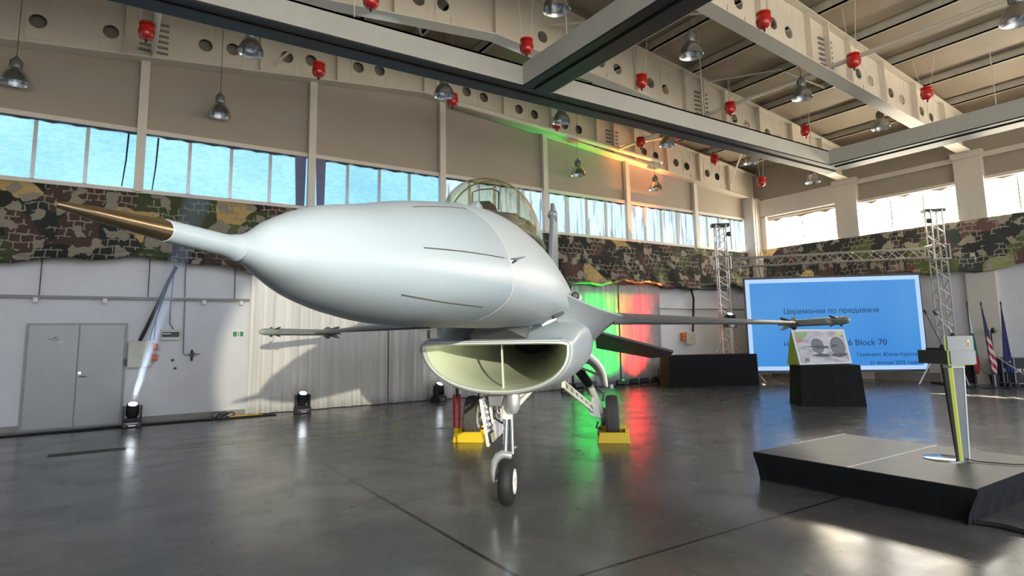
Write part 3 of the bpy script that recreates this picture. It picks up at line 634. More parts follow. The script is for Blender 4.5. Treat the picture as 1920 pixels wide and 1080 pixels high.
# ================================================================== FIGHTER JET
AZ=math.radians(49); SN=4.8
A=V(math.cos(AZ),math.sin(AZ),0); PT=V(math.sin(AZ),-math.cos(AZ),0)
NWp=gz(952,947); NWp[2]=0
N0=NWp-SN*A
def ac(s,t,z): return N0+A*s+PT*t+V(0,0,z)
def pch(xs,ys,x):  # smooth monotone interpolation
    xs=np.array(xs,float); ys=np.array(ys,float); h=np.diff(xs); d=np.diff(ys)/h; m=np.zeros(len(xs))
    for i in range(1,len(xs)-1):
        if d[i-1]*d[i]>0: w1=2*h[i]+h[i-1]; w2=h[i]+2*h[i-1]; m[i]=(w1+w2)/(w1/d[i-1]+w2/d[i])
    m[0]=d[0]; m[-1]=d[-1]
    i=int(np.clip(np.searchsorted(xs,x)-1,0,len(xs)-2)); t=(x-xs[i])/h[i]
    return (1+2*t)*(1-t)**2*ys[i]+t*(1-t)**2*h[i]*m[i]+t*t*(3-2*t)*ys[i+1]+t*t*(t-1)*h[i]*m[i+1]
jet=thing('fighter_jet',NWp,'large pale grey single-engine fighter jet parked nose toward the viewer','aircraft')
FS=[0,.06,.2,.45,.8,1.2,1.6,2.0,2.5,3,3.5,4,5,6,7,8.5,10,12,13,14.3]
FW=[.034,.042,.095,.181,.269,.353,.411,.452,.492,.541,.588,.63,.66,.66,.66,.66,.64,.60,.56,.47]
FT=[1.955,1.972,2.039,2.131,2.216,2.318,2.409,2.492,2.592,2.67,2.72,2.74,2.77,2.80,2.82,2.80,2.76,2.68,2.55,2.35]
FB=[1.895,1.888,1.858,1.804,1.765,1.745,1.742,1.745,1.748,1.752,1.756,1.761,1.762,1.75,1.7,1.6,1.5,1.4,1.4,1.45]
FM=[1.925,1.925,1.93,1.94,1.955,1.965,1.975,1.985,2.0,2.0,2.0,2.0,2.0,2.0,2.0,2.0,1.98,1.95,1.93,1.9]
def fring(s,n=56,grow=0):
    w,a,b,m_=[pch(FS,q,s) for q in (FW,FT,FB,FM)]
    out=[]
    for k in range(n):
        th=2*pi*k/n; c,sn=math.cos(th),math.sin(th)
        out.append(ac(s,(w+grow)*c,m_+((a-m_) if sn>0 else (m_-b))*sn+grow*sn))
    return out
def fpt(s,th,grow=0.):
    w,a,b,m_=[pch(FS,q,s) for q in (FW,FT,FB,FM)]; c,sn=math.cos(th),math.sin(th)
    return ac(s,(w+grow)*c,m_+((a-m_) if sn>0 else (m_-b))*sn+grow*sn)
SJ=2.08
m=MB(); m.loft([fring(s) for s in list(np.linspace(0,.3,10))+list(np.linspace(.36,SJ-.006,26))],cap=True); radome=m.build('radome',m_radome,jet,smooth=60)
m=MB(); m.loft([fring(s,grow=-.004) for s in (SJ-.03,SJ+.02)],cap=False); m.build('radome_joint',m_line,jet)
m=MB(); m.loft([fring(s) for s in [SJ+.004]+list(np.linspace(2.15,5.5,34))+list(np.linspace(5.7,14.3,30))],cap=True); fus=m.build('fuselage',m_jet,jet,smooth=60)
# pitot boom
m=MB(); m.tube([ac(-.252,0,1.925),ac(-.05,0,1.925),ac(-.01,0,1.925),ac(.012,0,1.925)],[.025,.028,.031,.036],20); m.build('boom_collar',m_radome,jet)
m=MB(); m.tube([ac(-.52,0,1.925),ac(-.515,0,1.925),ac(-.44,0,1.925),ac(-.253,0,1.925)],[.004,.006,.0135,.024],20); m.build('pitot_probe',m_bronze,jet)
# lightning strips on radome and probe vanes
for th,s0,s1 in ((.30,.85,1.95),(-.62,.75,1.7),(1.12,1.1,2.0),(2.7,.8,1.9),(3.6,.8,1.7)):
    m=MB(); m.tube([fpt(s,th,.0006) for s in np.linspace(s0,s1,16)],.0028,5); m.build('lightning_strip',m_line2,jet)
def aoa(th,s):
    m=MB(); p=fpt(s,th,-.01); q=fpt(s,th,.03); n=q-p; n/=np.linalg.norm(n)
    m.tube([p,q],[.020,.009],10); m.tube([p+n*.02-A*.01,p+n*.06-A*.01,p+n*.10+A*.005],[.008,.006,.002],8); m.build('angle_of_attack_probe',m_chrome,jet)
aoa(.28,2.14); aoa(pi-.28,2.14)
# cockpit tub, seat, coaming
m=MB(); g=[]
for s in np.linspace(3.05,5.5,18):
    f=(s-3.05)/2.45; ww=.05+.30*math.sin(pi*min(1,max(0,f))**.6) if f<1 else .05
    g.append([ac(s,-ww,pch(FS,FT,s)-.06*(ww/.35)+.014),ac(s,0,pch(FS,FT,s)+.012),ac(s,ww,pch(FS,FT,s)-.06*(ww/.35)+.014),ac(s,ww,pch(FS,FT,s)-.3),ac(s,-ww,pch(FS,FT,s)-.3)])
m.loft(g); tub=m.build('cockpit_coaming',m_dark,jet,smooth=50)
m=MB(); m.hexa([ac(4.55,-.20,2.6),ac(4.55,.20,2.6),ac(4.85,.20,2.6),ac(4.85,-.20,2.6),ac(4.68,-.17,2.97),ac(4.68,.17,2.97),ac(4.95,.17,2.99),ac(4.95,-.17,2.99)]); m.build('ejection_seat',pm('seat_olive',(.10,.10,.075),.7),jet,bevel=.03)
m=MB(); m.hexa([ac(3.55,-.13,2.68),ac(3.55,.13,2.68),ac(3.85,.15,2.68),ac(3.85,-.15,2.68),ac(3.6,-.06,2.86),ac(3.6,.06,2.86),ac(3.8,.08,2.86),ac(3.8,-.08,2.86)]); m.build('head_up_display',m_dark,jet,bevel=.01)
m=MB(); m.tube([ac(3.72,-.12,2.8),ac(3.75,-.12,2.98),ac(3.75,-.05,3.0),ac(3.75,.06,3.0),ac(3.75,.12,2.97),ac(3.72,.12,2.8)],.007,6); m.build('display_frame',m_dark,jet)
m=MB(); 
m.box((0,0,0),(0,0,0)) if False else None
m.tube([ac(3.5,.27,2.62),ac(3.9,.36,2.66),ac(4.4,.40,2.68),ac(4.9,.38,2.70)],.035,8); m.tube([ac(3.5,-.27,2.62),ac(3.9,-.36,2.66),ac(4.4,-.40,2.68),ac(4.9,-.38,2.70)],.035,8)
m.build('cockpit_sill',pm('sill_olive',(.16,.155,.10),.6),jet)
# fairing tabs in front of the windscreen
for tt in (-.075,.085):
    m=MB(); z=pch(FS,FT,2.86); m.hexa([ac(2.75,tt-.035,z-.03),ac(2.75,tt+.035,z-.03),ac(3.02,tt+.035,z-.02),ac(3.02,tt-.035,z-.02),ac(2.86,tt-.02,z+.035),ac(2.86,tt+.02,z+.035),ac(3.0,tt+.02,z+.04),ac(3.0,tt-.02,z+.04)]); m.build('identification_antenna',m_radome,jet,bevel=.006)
# canopy bubble
CS=[2.78,2.95,3.2,3.5,3.85,4.2,4.6,5.0,5.4,5.8,6.1]; CWd=[.03,.17,.29,.375,.425,.445,.44,.41,.35,.26,.16]; CT=[2.64,2.78,2.92,3.04,3.12,3.155,3.15,3.10,3.02,2.93,2.86]
def cring(s,g=0,n=25):
    w,zt=pch(CS,CWd,s)+g,pch(CS,CT,s)+g; zb=min(zt-.02,pch(FS,FT,s)-.16*min(1,(s-2.7)/.5)); out=[]
    for k in range(n):
        th=pi*k/(n-1); out.append(ac(s,w*math.copysign(abs(math.cos(th))**.92,math.cos(th)),zb+(zt-zb)*math.sin(th)**.95))
    return out
m=MB(); m.loft([cring(s) for s in np.linspace(2.8,5.3,36)],cap=False,closed=False); can=m.build('canopy_glass',m_canopy,jet,smooth=80)
m=MB(); m.loft([cring(s) for s in np.linspace(5.32,6.1,10)],cap=False,closed=False); m.build('canopy_rear_fairing',glass('rear_glass_tint',(.70,.74,.68),a=.12),jet,smooth=80)
m=MB(); m.tube([p for p in cring(5.3,.004)],.022,8); m.tube([p for p in cring(3.98,.0)],.008,6); m.tube([cring(s)[0] for s in np.linspace(2.85,5.3,20)],.018,8); m.tube([cring(s)[-1] for s in np.linspace(2.85,5.3,20)],.018,8); m.build('canopy_frame',pm('canopy_frame_olive',(.14,.13,.09),.5),jet)
m=MB(); pts=[]
for k in range(17):
    th=pi*k/16; pts.append(ac(4.78,.27*math.cos(th),2.72+.27*math.sin(th)))
m.tube(pts,.014,8); m.build('inner_bow_frame',m_dark,jet)
# intake trunk
def tring(s,k,n=64,inset=0.,nb=2.15,nt=5):
    w,zt,zb,zm=k; w-=inset; zt-=inset; zb+=inset; out=[]
    for i in range(n):
        th=2*pi*i/n; c,sn=math.cos(th),math.sin(th); e=nt if sn>0 else nb
        rr=(abs(c)**e+abs(sn)**e)**(-1/e); x=w*c*rr; z=zm+((zt-zm) if sn>0 else (zm-zb))*sn*rr
        out.append((x,z))
    return out
TS=[4.05,4.2,4.6,5.2,6,7.5,9.5,12,14.0]; TW=[.70,.735,.78,.82,.87,.90,.85,.66,.52]; TT=[1.645,1.67,1.78,1.85,1.88,1.9,1.95,2.0,2.1]; TB=[1.135,1.115,1.085,1.06,1.05,1.06,1.12,1.3,1.42]; TM=[1.575,1.57,1.56,1.56,1.56,1.56,1.6,1.75,1.9]
def tr3(s,inset=0,slant=.30,ds=0):
    k=[pch(TS,q,s) for q in (TW,TT,TB,TM)]; f=max(0,1-(s-4.05)/1.6)
    return [ac(s+ds+slant*f*(k[1]-z)/.5,x,z) for x,z in tring(s,k,inset=inset)]
m=MB(); m.loft([tr3(s) for s in [4.05,4.1,4.2,4.35,4.6,4.9,5.3,5.8,6.5,7.2,7.9,8.7,9.6,10.6,11.7,12.8,14.0]],cap=False); m.build('intake_trunk',m_jet,jet,smooth=60)
m=MB(); m.loft([tr3(4.14,-.002),tr3(4.08,.0),tr3(4.05,.006),tr3(4.035,.022),tr3(4.06,.038),tr3(4.16,.05)],cap=False); m.build('intake_lip',m_lip,jet,smooth=70)
# inner duct: from the lip shape to a round tunnel rising aft
rings=[tr3(4.15,.049)]
c0=tring(0,(.66,1.61,1.17,1.56))
n=64
for f in np.linspace(.08,1,14):
    s=4.2+f*3.4; rr=[]
    base=tring(s,(.665,1.60,1.18,1.55),nb=2.15,nt=5)
    for i,(x,z) in enumerate(base):
        th=2*pi*i/n; g_=f**1.15; xr,zr=.36*math.cos(th),1.66+.36*math.sin(th)+.12*f
        rr.append(ac(s+.30*(1-f)*(1.645-z)/.5,x*(1-g_)+xr*g_,z*(1-g_)+zr*g_))
    rings.append(rr)
m=MB(); m.loft(rings,cap=False); m.build('intake_duct',m_duct,jet,smooth=80)
m=MB(); m.lathe([(0,0),(.40,0),(.40,.02),(0,.02)],ac(7.62,0,1.78),tuple(A),n=32); m.build('engine_face',m_black,jet)
m=MB(); m.prism([ac(4.62,-.006,1.165),ac(4.68,-.006,1.17),ac(4.60,-.006,1.62),ac(4.54,-.006,1.62)],PT*.012); m.build('intake_strut',m_duct,jet)
# diverter between fuselage and intake
m=MB(); m.hexa([ac(4.25,-.38,1.62),ac(4.25,.38,1.62),ac(6,.5,1.62),ac(6,-.5,1.62),ac(3.85,-.08,1.79),ac(3.85,.08,1.79),ac(6,.5,1.9),ac(6,-.5,1.9)]); m.build('boundary_layer_diverter',m_tail,jet)
m=MB(); m.hexa([ac(4.02,-.62,1.635),ac(4.02,.62,1.635),ac(4.8,.72,1.66),ac(4.8,-.72,1.66),ac(4.02,-.62,1.65),ac(4.02,.62,1.65),ac(4.8,.72,1.70),ac(4.8,-.72,1.70)]); m.build('splitter_plate',m_radome,jet)
for tt,zz in ((-.66,1.66),(-.56,1.68)):
    m=MB(); m.hexa([ac(4.03,tt-.033,zz),ac(4.03,tt+.033,zz),ac(4.2,tt+.033,zz),ac(4.2,tt-.033,zz),ac(4.05,tt-.033,zz+.10),ac(4.05,tt+.033,zz+.10),ac(4.2,tt+.033,zz+.10),ac(4.2,tt-.033,zz+.10)]); m.build('intake_bracket',m_wh,jet,bevel=.006)
for sg in (-1,1):
    m=MB(); m.tube([ac(3.95,sg*.47,1.78),ac(4.1,sg*.52,1.815),ac(4.25,sg*.56,1.84)],[.01,.018,.016],10); m.build('formation_light',m_wh,jet)
    m=MB(); m.tube([ac(4.0,sg*.56,1.85),ac(4.3,sg*.63,1.9)],.016,8); m.build('light_shroud',m_dark,jet)
# strake and wing-body blend
BS=[4.4,5,5.5,6,6.5,7,8,9,10.2,11.0,11.6,12.4,14.0]; TE=[.50,.70,.87,1.02,1.18,1.32,1.33,1.33,1.33,1.28,1.12,1.0,.92]; ZE=[2.16,2.09,2.03,1.99,1.96,1.94,1.93,1.93,1.93,1.93,1.93,1.92,1.90]
TI=[.44,.40,.42,.45,.45,.45,.45,.45,.45,.45,.45,.4,.38]; ZI=[2.26,2.42,2.48,2.5,2.5,2.5,2.5,2.48,2.45,2.4,2.35,2.3,2.2]
TO=[.44,.52,.62,.74,.82,.86,.88,.86,.82,.78,.7,.6,.5]; ZO=[2.08,1.86,1.72,1.65,1.62,1.60,1.56,1.55,1.55,1.6,1.62,1.65,1.65]
for sg,nm in ((1,'port'),(-1,'starboard')):
    g=[]
    for s in list(np.linspace(4.4,7.2,20))+list(np.linspace(7.5,14,18)):
        te,ze,ti,zi,to,zo=[pch(BS,q,s) for q in (TE,ZE,TI,ZI,TO,ZO)]; r_=[]
        for k in range(9):
            f=k/8; c=(ti+(te-ti)*.30,ze+(zi-ze)*.08); x=(1-f)**2*ti+2*f*(1-f)*c[0]+f*f*te; z=(1-f)**2*zi+2*f*(1-f)*c[1]+f*f*(ze+.008); r_.append(ac(s,sg*x,z))
        for k in range(9):
            f=k/8; c=(te+(to-te)*.55,ze+(zo-ze)*.38); x=(1-f)**2*te+2*f*(1-f)*c[0]+f*f*to; z=(1-f)**2*(ze-.008)+2*f*(1-f)*c[1]+f*f*zo; r_.append(ac(s,sg*x,z))
        r_.append(ac(s,sg*.2,zo)); r_.append(ac(s,sg*.2,zi)); g.append(r_)
    m=MB(); m.loft(g); m.build('wing_root_strake',m_strake,jet,smooth=40)
    # wing
    def af(t):
        f=(t-1.25)/(4.5-1.25); le=6.99+(9.70-6.99)*f; te=10.82; c=te-le; z=1.93+(1.845-1.93)*f; out=[]
        prof=[(0,0,0),(.02,.008,-.012),(.08,.016,-.017),(.2,.022,-.019),(.4,.024,-.018),(.65,.017,-.012),(.85,.008,-.006),(1,.001,-.001)]
        droop=lambda x: -.10*max(0,.18-x)
        up=[(le+c*x,z+c*(a+droop(x))) for x,a,b in prof]; lo=[(le+c*x,z+c*(b+droop(x))) for x,a,b in prof]
        return [ac(s,sg*t,zz) for s,zz in up]+[ac(s,sg*t,zz) for s,zz in lo[::-1][:-1]]
    m=MB(); m.loft([af(t) for t in np.linspace(1.2,4.5,14)]); wg=m.build('wing',m_wing,jet,smooth=50)
    m=MB(); m.hexa([ac(8.35,sg*4.50-.04,1.80),ac(8.35,sg*4.50+.04,1.80),ac(10.9,sg*4.50+.04,1.80),ac(10.9,sg*4.50-.04,1.80),ac(8.5,sg*4.50-.035,1.88),ac(8.5,sg*4.50+.035,1.88),ac(10.85,sg*4.50+.035,1.88),ac(10.85,sg*4.50-.035,1.88)]); m.build('wingtip_launcher',m_jetunder,wg)
    # tailplane
    m=MB(); L=[(11.9,.88,1.88),(14.0,.88,1.42),(14.35,.88,1.40)]
    top=[ac(12.0,sg*.92,1.78),ac(13.45,sg*2.78,1.27),ac(14.3,sg*2.78,1.15),ac(14.45,sg*2.35,1.10),ac(14.3,sg*.96,1.38)]
    m.add([p+V(0,0,.03) for p in top]+[p-V(0,0,.03) for p in top],[(0,1,2,3,4),(9,8,7,6,5)]+[(i,5+i,5+(i+1)%5,(i+1)%5) for i in range(5)])
    m.build('tailplane',m_tail,jet,smooth=0,bevel=.01)
    # gun port / vent on shoulder
    if sg==1:
        m=MB(); c=ac(5.75,.70,2.13); m.lathe([(.0,-.02),(.06,0),(.085,.10),(.09,.4),(.05,.9),(0,1.1)],c,tuple(A),n=20); m.build('gun_blister',m_jet,jet,smooth=70)
        m=MB(); c=ac(5.72,.715,2.15); m.lathe([(0,.0),(.03,0),(.038,.02),(.046,.02),(.05,.01),(.046,0.0),(.038,-.01),(.03,-.02),(0,-.022)],c,tuple(A),n=20); m.build('gun_port',m_dark,jet)
    m=MB(); m.prism([ac(12.6,sg*.45,1.40),ac(13.9,sg*.5,1.40),ac(13.9,sg*.75,1.0),ac(13.1,sg*.72,1.0)],PT*.03); m.build('ventral_fin',m_jetunder,jet,smooth=0)
# fin
m=MB(); P1=[(10.2,2.7),(11.4,2.85),(13.1,4.95),(14.35,4.95),(14.05,2.95),(14.3,2.6)]
m.prism([ac(s,-.05,z) for s,z in P1],PT*.10); fin=m.build('vertical_stabilizer',m_jet,jet,smooth=0,bevel=.03)
m=MB(); m.tube([ac(11.2,0,2.85),ac(11.6,0,2.95),ac(14.4,0,2.95),ac(14.9,0,2.95)],[.06,.18,.2,.14],14); m.build('fin_base_fairing',m_jet,jet)
m=MB(); m.tube([ac(12.75,0,4.62),ac(12.95,0,4.62),ac(13.6,0,4.62)],[.05,.12,.09],12); m.build('warning_antenna',m_jet,fin)
m=MB(); m.tube([ac(14.0,0,1.9),ac(14.9,0,1.9)],[.52,.44],28); m.build('engine_nozzle',m_dark,jet)
# nose landing gear
ng=bpy.data.objects.new('nose_gear',None); COL.objects.link(ng); ng.parent=jet
W0=ac(4.8,0,.232)
m=MB(); m.lathe([(.0,-.075),(.10,-.075),(.135,-.072),(.19,-.07),(.215,-.055),(.229,-.025),(.232,0),(.229,.025),(.215,.055),(.19,.07),(.135,.072),(.10,.075),(0,.075)],W0,tuple(PT),n=40); m.build('tyre',m_tyre,ng)
m=MB(); m.lathe([(0,.082),(.02,.082),(.03,.066),(.06,.066),(.085,.078),(.118,.082),(.125,.07),(.125,-.07),(.118,-.082),(.03,-.07),(0,-.07)],W0,tuple(PT),n=32)
for k in range(8): a=2*pi*k/8; d=A*math.cos(a)+V(0,0,1)*math.sin(a); m.bar(W0+PT*.074+d*.03,W0+PT*.079+d*.09,.014,.01,up=tuple(PT))
m.build('wheel_rim',m_hub,ng)
m=MB(); m.tube([ac(4.8,-.02,.50),ac(4.8,.0,.90)],.028,16); m.build('oleo_piston',m_chrome,ng)
m=MB(); m.tube([ac(4.8,.06,.50),ac(4.8,.055,.88)],.014,10); m.tube([ac(4.8,.075,.56),ac(4.8,.10,.57)],.012,6); m.build('steering_link',m_silver,ng)
m=MB(); m.tube([ac(4.8,0,.86),ac(4.8,0,1.15)],[.05,.06],16); m.lathe([(.0,-.03),(.062,-.03),(.07,0),(.062,.03),(0,.03)],ac(4.8,0,.88),(0,0,1),n=16); m.tube([ac(4.8,-.09,.93),ac(4.8,.09,.93)],.03,10); m.build('strut_cylinder',m_gear,ng)
m=MB(); m.tube([ac(4.8,.05,.48),ac(4.8,-.03,.50),ac(4.8,-.09,.475),ac(4.8,-.125,.42),ac(4.8,-.14,.33),ac(4.8,-.13,.232)],[.038,.045,.045,.042,.036,.03],12); m.tube([ac(4.8,-.14,.232),ac(4.8,-.06,.232)],.028,10); m.build('wheel_fork',m_silver,ng)
m=MB(); m.tube([ac(4.86,.03,.90),ac(5.3,.22,1.10)],.026,8); m.tube([ac(4.8,.04,1.0),ac(5.1,.2,1.12)],.018,8); m.tube([ac(5.3,.18,1.12),ac(5.3,.28,1.10)],.03,8); m.build('drag_brace',m_gear,ng)
m=MB(); m.tube([ac(4.78,-.10,1.1),ac(4.80,-.12,.96),ac(4.80,-.07,.87),ac(4.8,0,.85)],.014,6); m.tube([ac(4.75,-.03,1.1),ac(4.74,-.07,1.0),ac(4.75,-.06,.92)],.010,6); m.tube([ac(4.83,-.06,1.08),ac(4.84,-.13,.98),ac(4.84,-.13,.85),ac(4.82,-.04,.80)],.012,6); m.build('hydraulic_hose',m_cable,ng)
m=MB(); m.box((0,0,0),(0,0,0)) if False else None
m.hexa([ac(4.70,-.16,.98),ac(4.70,-.03,.98),ac(5.0,-.03,.98),ac(5.0,-.16,.98),ac(4.70,-.18,1.13),ac(4.70,.0,1.13),ac(5.0,.0,1.13),ac(5.0,-.18,1.13)]); m.build('gear_actuator',m_housing,ng,bevel=.01)
m=MB(); m.lathe([(0,-.12),(.035,-.105),(.06,-.06),(.068,0),(.066,.09),(.06,.12),(0,.12)],ac(4.62,.10,1.03),(0,0,1),n=20); m.build('taxi_light_pod',m_silver,ng)
# nose gear door with ribbed inner side
nd=[ac(4.55,-.235,1.07),ac(5.5,-.27,1.04),ac(5.5,-.13,.63),ac(4.75,-.20,.58)]
m=MB(); m.prism(nd,PT*.018); door=m.build('nose_gear_door',pm('door_pinkish_white',(.80,.73,.70),.35),jet,smooth=0)
fr0=ac(4.55,-.235,1.07); fr1=ac(4.75,-.20,.58)
def on(f,g_,o=.0): # f down, g aft on door
    a=nd[0]+(nd[3]-nd[0])*f; b=nd[1]+(nd[2]-nd[1])*f; return a+(b-a)*g_+PT*(.018+o)
m=MB(); m.hexa([on(.72,.05,0),on(.72,.26,0),on(.72,.26,.03),on(.72,.05,.03),on(.97,.05,0),on(.97,.26,0),on(.97,.26,.03),on(.97,.05,.03)]); m.build('door_bracket_frame',m_dark,door,bevel=.008)
m=MB(); m.hexa([on(.75,.07,.03),on(.75,.24,.03),on(.75,.24,.037),on(.75,.07,.037),on(.94,.07,.03),on(.94,.24,.03),on(.94,.24,.037),on(.94,.07,.037)]); m.build('door_bracket_plate',pm('beige_plate',(.42,.38,.26),.5),door)
m=MB(); 
for k in range(5): m.tube([on(.08+.13*k,.03,.02),on(.10+.13*k,.22,.02)],.02,8)
m.tube([on(.05,.15,.03),on(.68,.14,.03)],.014,6); m.build('door_hydraulics',m_chrome,door)
m=MB(); m.tube([on(.0,.02,.0),on(1,.01,.0)],.012,6); m.build('door_edge_seal',m_gear,door)
m=MB(); m.tube([on(.05,.30,.02),on(.55,.27,.03)],.03,8); m.tube([on(.05,.5,.02),on(.5,.36,.05)],.022,8); m.build('door_stay',m_gear,door)
# main gears
for sg in (1,-1):
    mg=bpy.data.objects.new('main_gear',None); COL.objects.link(mg); mg.parent=jet
    C=ac(8.8,sg*1.17,.352)
    m=MB(); pr=[(0,-.10),(.2,-.10),(.26,-.105),(.315,-.10),(.34,-.075)]
    for k in range(-3,4): pr+= [(.352-.006*abs(k)*.6,k*.021-.008),(.352-.006*abs(k)*.6,k*.021+.006),(.344-.006*abs(k)*.6,k*.021+.008),(.344-.006*abs(k)*.6,k*.021+.0115)]
    pr+=[(.34,.078),(.315,.10),(.26,.105),(.2,.10),(0,.10)]
    m.lathe(pr,C,tuple(PT),n=44); m.build('tyre',m_tyregrey,mg)
    m=MB(); m.lathe([(0,-.12),(.12,-.12),(.19,-.106),(.19,.106),(.12,.10),(0,.10)],C,tuple(PT*sg),n=28); m.build('wheel_rim',m_hub,mg)
    m=MB(); m.tube([ac(8.8,sg*1.0,.352),ac(8.8,sg*1.1,.352)],.06,12); m.lathe([(0,0),(.14,0),(.15,.05),(.12,.08),(0,.08)],ac(8.8,sg*.98,.352),tuple(PT*sg),n=20); m.build('brake_pack',m_housing,mg)
    a,b=ac(7.55,sg*.42,1.0),ac(8.72,sg*.97,.37); d=(b-a)
    m=MB(); up=np.cross(d/np.linalg.norm(d),PT)
    m.bar(a+V(0,0,.045),b+V(0,0,.06),.035,.03); m.bar(a-V(0,0,.045),b-V(0,0,.02),.035,.03)
    for k in range(8): f=k/8+.03; m.bar(a+d*f+V(0,0,.045),a+d*(f+.07)-V(0,0,.045),.03,.02)
    m.hexa([a+V(0,0,-.07)-A*.05,a+V(0,0,-.07)+A*.1,a+V(0,0,-.07)+A*.1+PT*.06,a+V(0,0,-.07)-A*.05+PT*.06,a+V(0,0,.08)-A*.05,a+V(0,0,.08)+A*.1,a+V(0,0,.08)+A*.1+PT*.06,a+V(0,0,.08)-A*.05+PT*.06])
    m.build('drag_brace',m_gear,mg)
    m=MB(); m.tube([ac(8.25,sg*.60,1.22),ac(8.4,sg*.80,.92),ac(8.42,sg*.81,.90)],[.085,.07,.06],14); m.build('shock_strut_boot',m_dark,mg)
    m=MB(); m.tube([ac(8.42,sg*.82,.90),ac(8.72,sg*.985,.45),ac(8.78,sg*1.0,.35)],[.055,.06,.065],14); m.hexa([ac(8.5,sg*.80,.42),ac(8.5,sg*.98,.36),ac(8.85,sg*.98,.36),ac(8.85,sg*.80,.42),ac(8.5,sg*.86,.78),ac(8.5,sg*.90,.78),ac(8.7,sg*.9,.78),ac(8.7,sg*.86,.78)]); m.build('shock_strut',m_gear,mg)
    m=MB(); m.tube([ac(8.6,sg*1.02,.62),ac(8.65,sg*1.04,.74),ac(8.6,sg*.95,.80)],.014,6); m.tube([ac(8.55,sg*.93,.3),ac(8.5,sg*.9,.22),ac(8.6,sg*.98,.18)],.016,6); m.build('brake_line',m_cable,mg)
    g=[]
    for k in range(11):
        f=k/10; bul=.07*math.sin(pi*f)
        g.append([ac(6.8+.2*f,sg*(.80+.27*f+bul),1.47-.49*f+bul*.6),ac(8.35,sg*(.66+.36*f+bul),1.34-.44*f+bul*.5)])
    m=MB(); m.add([p for q in g for p in q],[(2*k,2*k+1,2*k+3,2*k+2) for k in range(10)]); gd=m.build('main_gear_door',pm('door_inner_white_%d'%sg,(.66,.68,.66),.2),jet,smooth=60,solid=.03)
    m=MB(); m.tube([ac(7.62,sg*.70,1.50),ac(7.66,sg*.86,1.44)],.03,8); m.tube([ac(7.75,sg*.62,1.22),ac(8.0,sg*.80,1.15),ac(8.1,sg*1.0,1.05)],.018,8); m.build('door_actuator',m_gear,gd)
    m=MB(); m.lathe([(0,-.03),(.03,-.02),(.035,.04),(0,.05)],ac(7.92,sg*1.15,.90),(0,0,1),n=12); m.build('door_roller',m_silver,gd)
# missiles (each hangs from its launcher)
def missile(sg,label):
    t=thing('air_to_air_missile',ac(9.4,sg*4.66,1.84),label,'missile')
    c=sg*4.655; z=1.84
    m=MB(); m.tube([ac(8.05,c,z),ac(8.07,c,z),ac(8.12,c,z),ac(8.22,c,z),ac(8.40,c,z),ac(11.0,c,z)],[.012,.03,.045,.058,.063,.063],20); m.build('missile_body',pm('missile_grey_green_%d'%sg,(.42,.48,.44),.4),t)
    m=MB()
    for k in range(4):
        a=pi/4+pi/2*k; d=PT*math.cos(a)+V(0,0,1)*math.sin(a); q=np.cross(A,d)*.005
        m.prism([ac(8.38,c,z)+d*.05-q,ac(8.58,c,z)+d*.05-q,ac(8.58,c,z)+d*.12-q,ac(8.53,c,z)+d*.12-q],q*2)
    m.build('canard_fins',m_housing,t,smooth=0)
    m=MB()
    for k in range(4):
        a=pi/4+pi/2*k; d=PT*math.cos(a)+V(0,0,1)*math.sin(a); q=np.cross(A,d)*.006
        m.prism([ac(10.45,c,z)+d*.05-q,ac(11.0,c,z)+d*.05-q,ac(11.0,c,z)+d*.17-q,ac(10.85,c,z)+d*.17-q],q*2)
    m.build('tail_fins',m_housing,t,smooth=0)
missile(1,'grey-green missile on the wingtip in front of the blue screen')
missile(-1,'pale missile on the left wingtip in front of the white drape')
# remove-before-flight streamer
p=atp=dp(856,740,9.0)
t=thing('warning_streamer',p,'black strap ending in a red streamer hanging left of the intake','streamer')
def vpt(x,z,k=9.0): q=dp(x,740,k); return V(q[0],q[1],z)
m=MB(); m.bar(vpt(857,1.93),vpt(857,.80),.05,.02); m.build('strap',m_black,t,smooth=0)
m=MB(); m.bar(vpt(852,.84),vpt(852,.36),.075,.01); m.bar(vpt(862,.84),vpt(861,.34),.06,.01); m.build('red_tail',m_ribbon,t,smooth=0)
# wheel chocks
for sg,l in ((1,'yellow wheel chock in front of the right main wheel beside the red reflection'),(-1,'yellow wheel chock in front of the left main wheel under the nose gear door')):
    c=sg*1.17; t=thing('wheel_chock',ac(8.3,c,0),l,'wheel chock','yellow chocks at the main wheels')
    def wedge(s0,s1,h,side,nm):
        m=MB(); m.hexa([ac(s0,c-.26,0),ac(s0,c+.26,0),ac(s1,c+.26,0),ac(s1,c-.26,0),ac(s0+side*.06,c-.22,h),ac(s0+side*.06,c+.22,h),ac(s1-.03,c+.22,h*.9),ac(s1-.03,c-.22,h*.9)]); m.build(nm,m_yellow,t,bevel=.012)
    wedge(8.32,8.5,.165,.8,'front_block'); wedge(9.12,9.3,.165,.3,'rear_block')
    m=MB(); m.hexa([ac(8.4,c+sg*.17,0),ac(8.4,c+sg*.25,0),ac(9.2,c+sg*.25,0),ac(9.2,c+sg*.17,0),ac(8.4,c+sg*.18,.22),ac(8.4,c+sg*.23,.22),ac(9.2,c+sg*.23,.10),ac(9.2,c+sg*.18,.10)]); m.build('side_bar',m_yellow,t,bevel=.008)
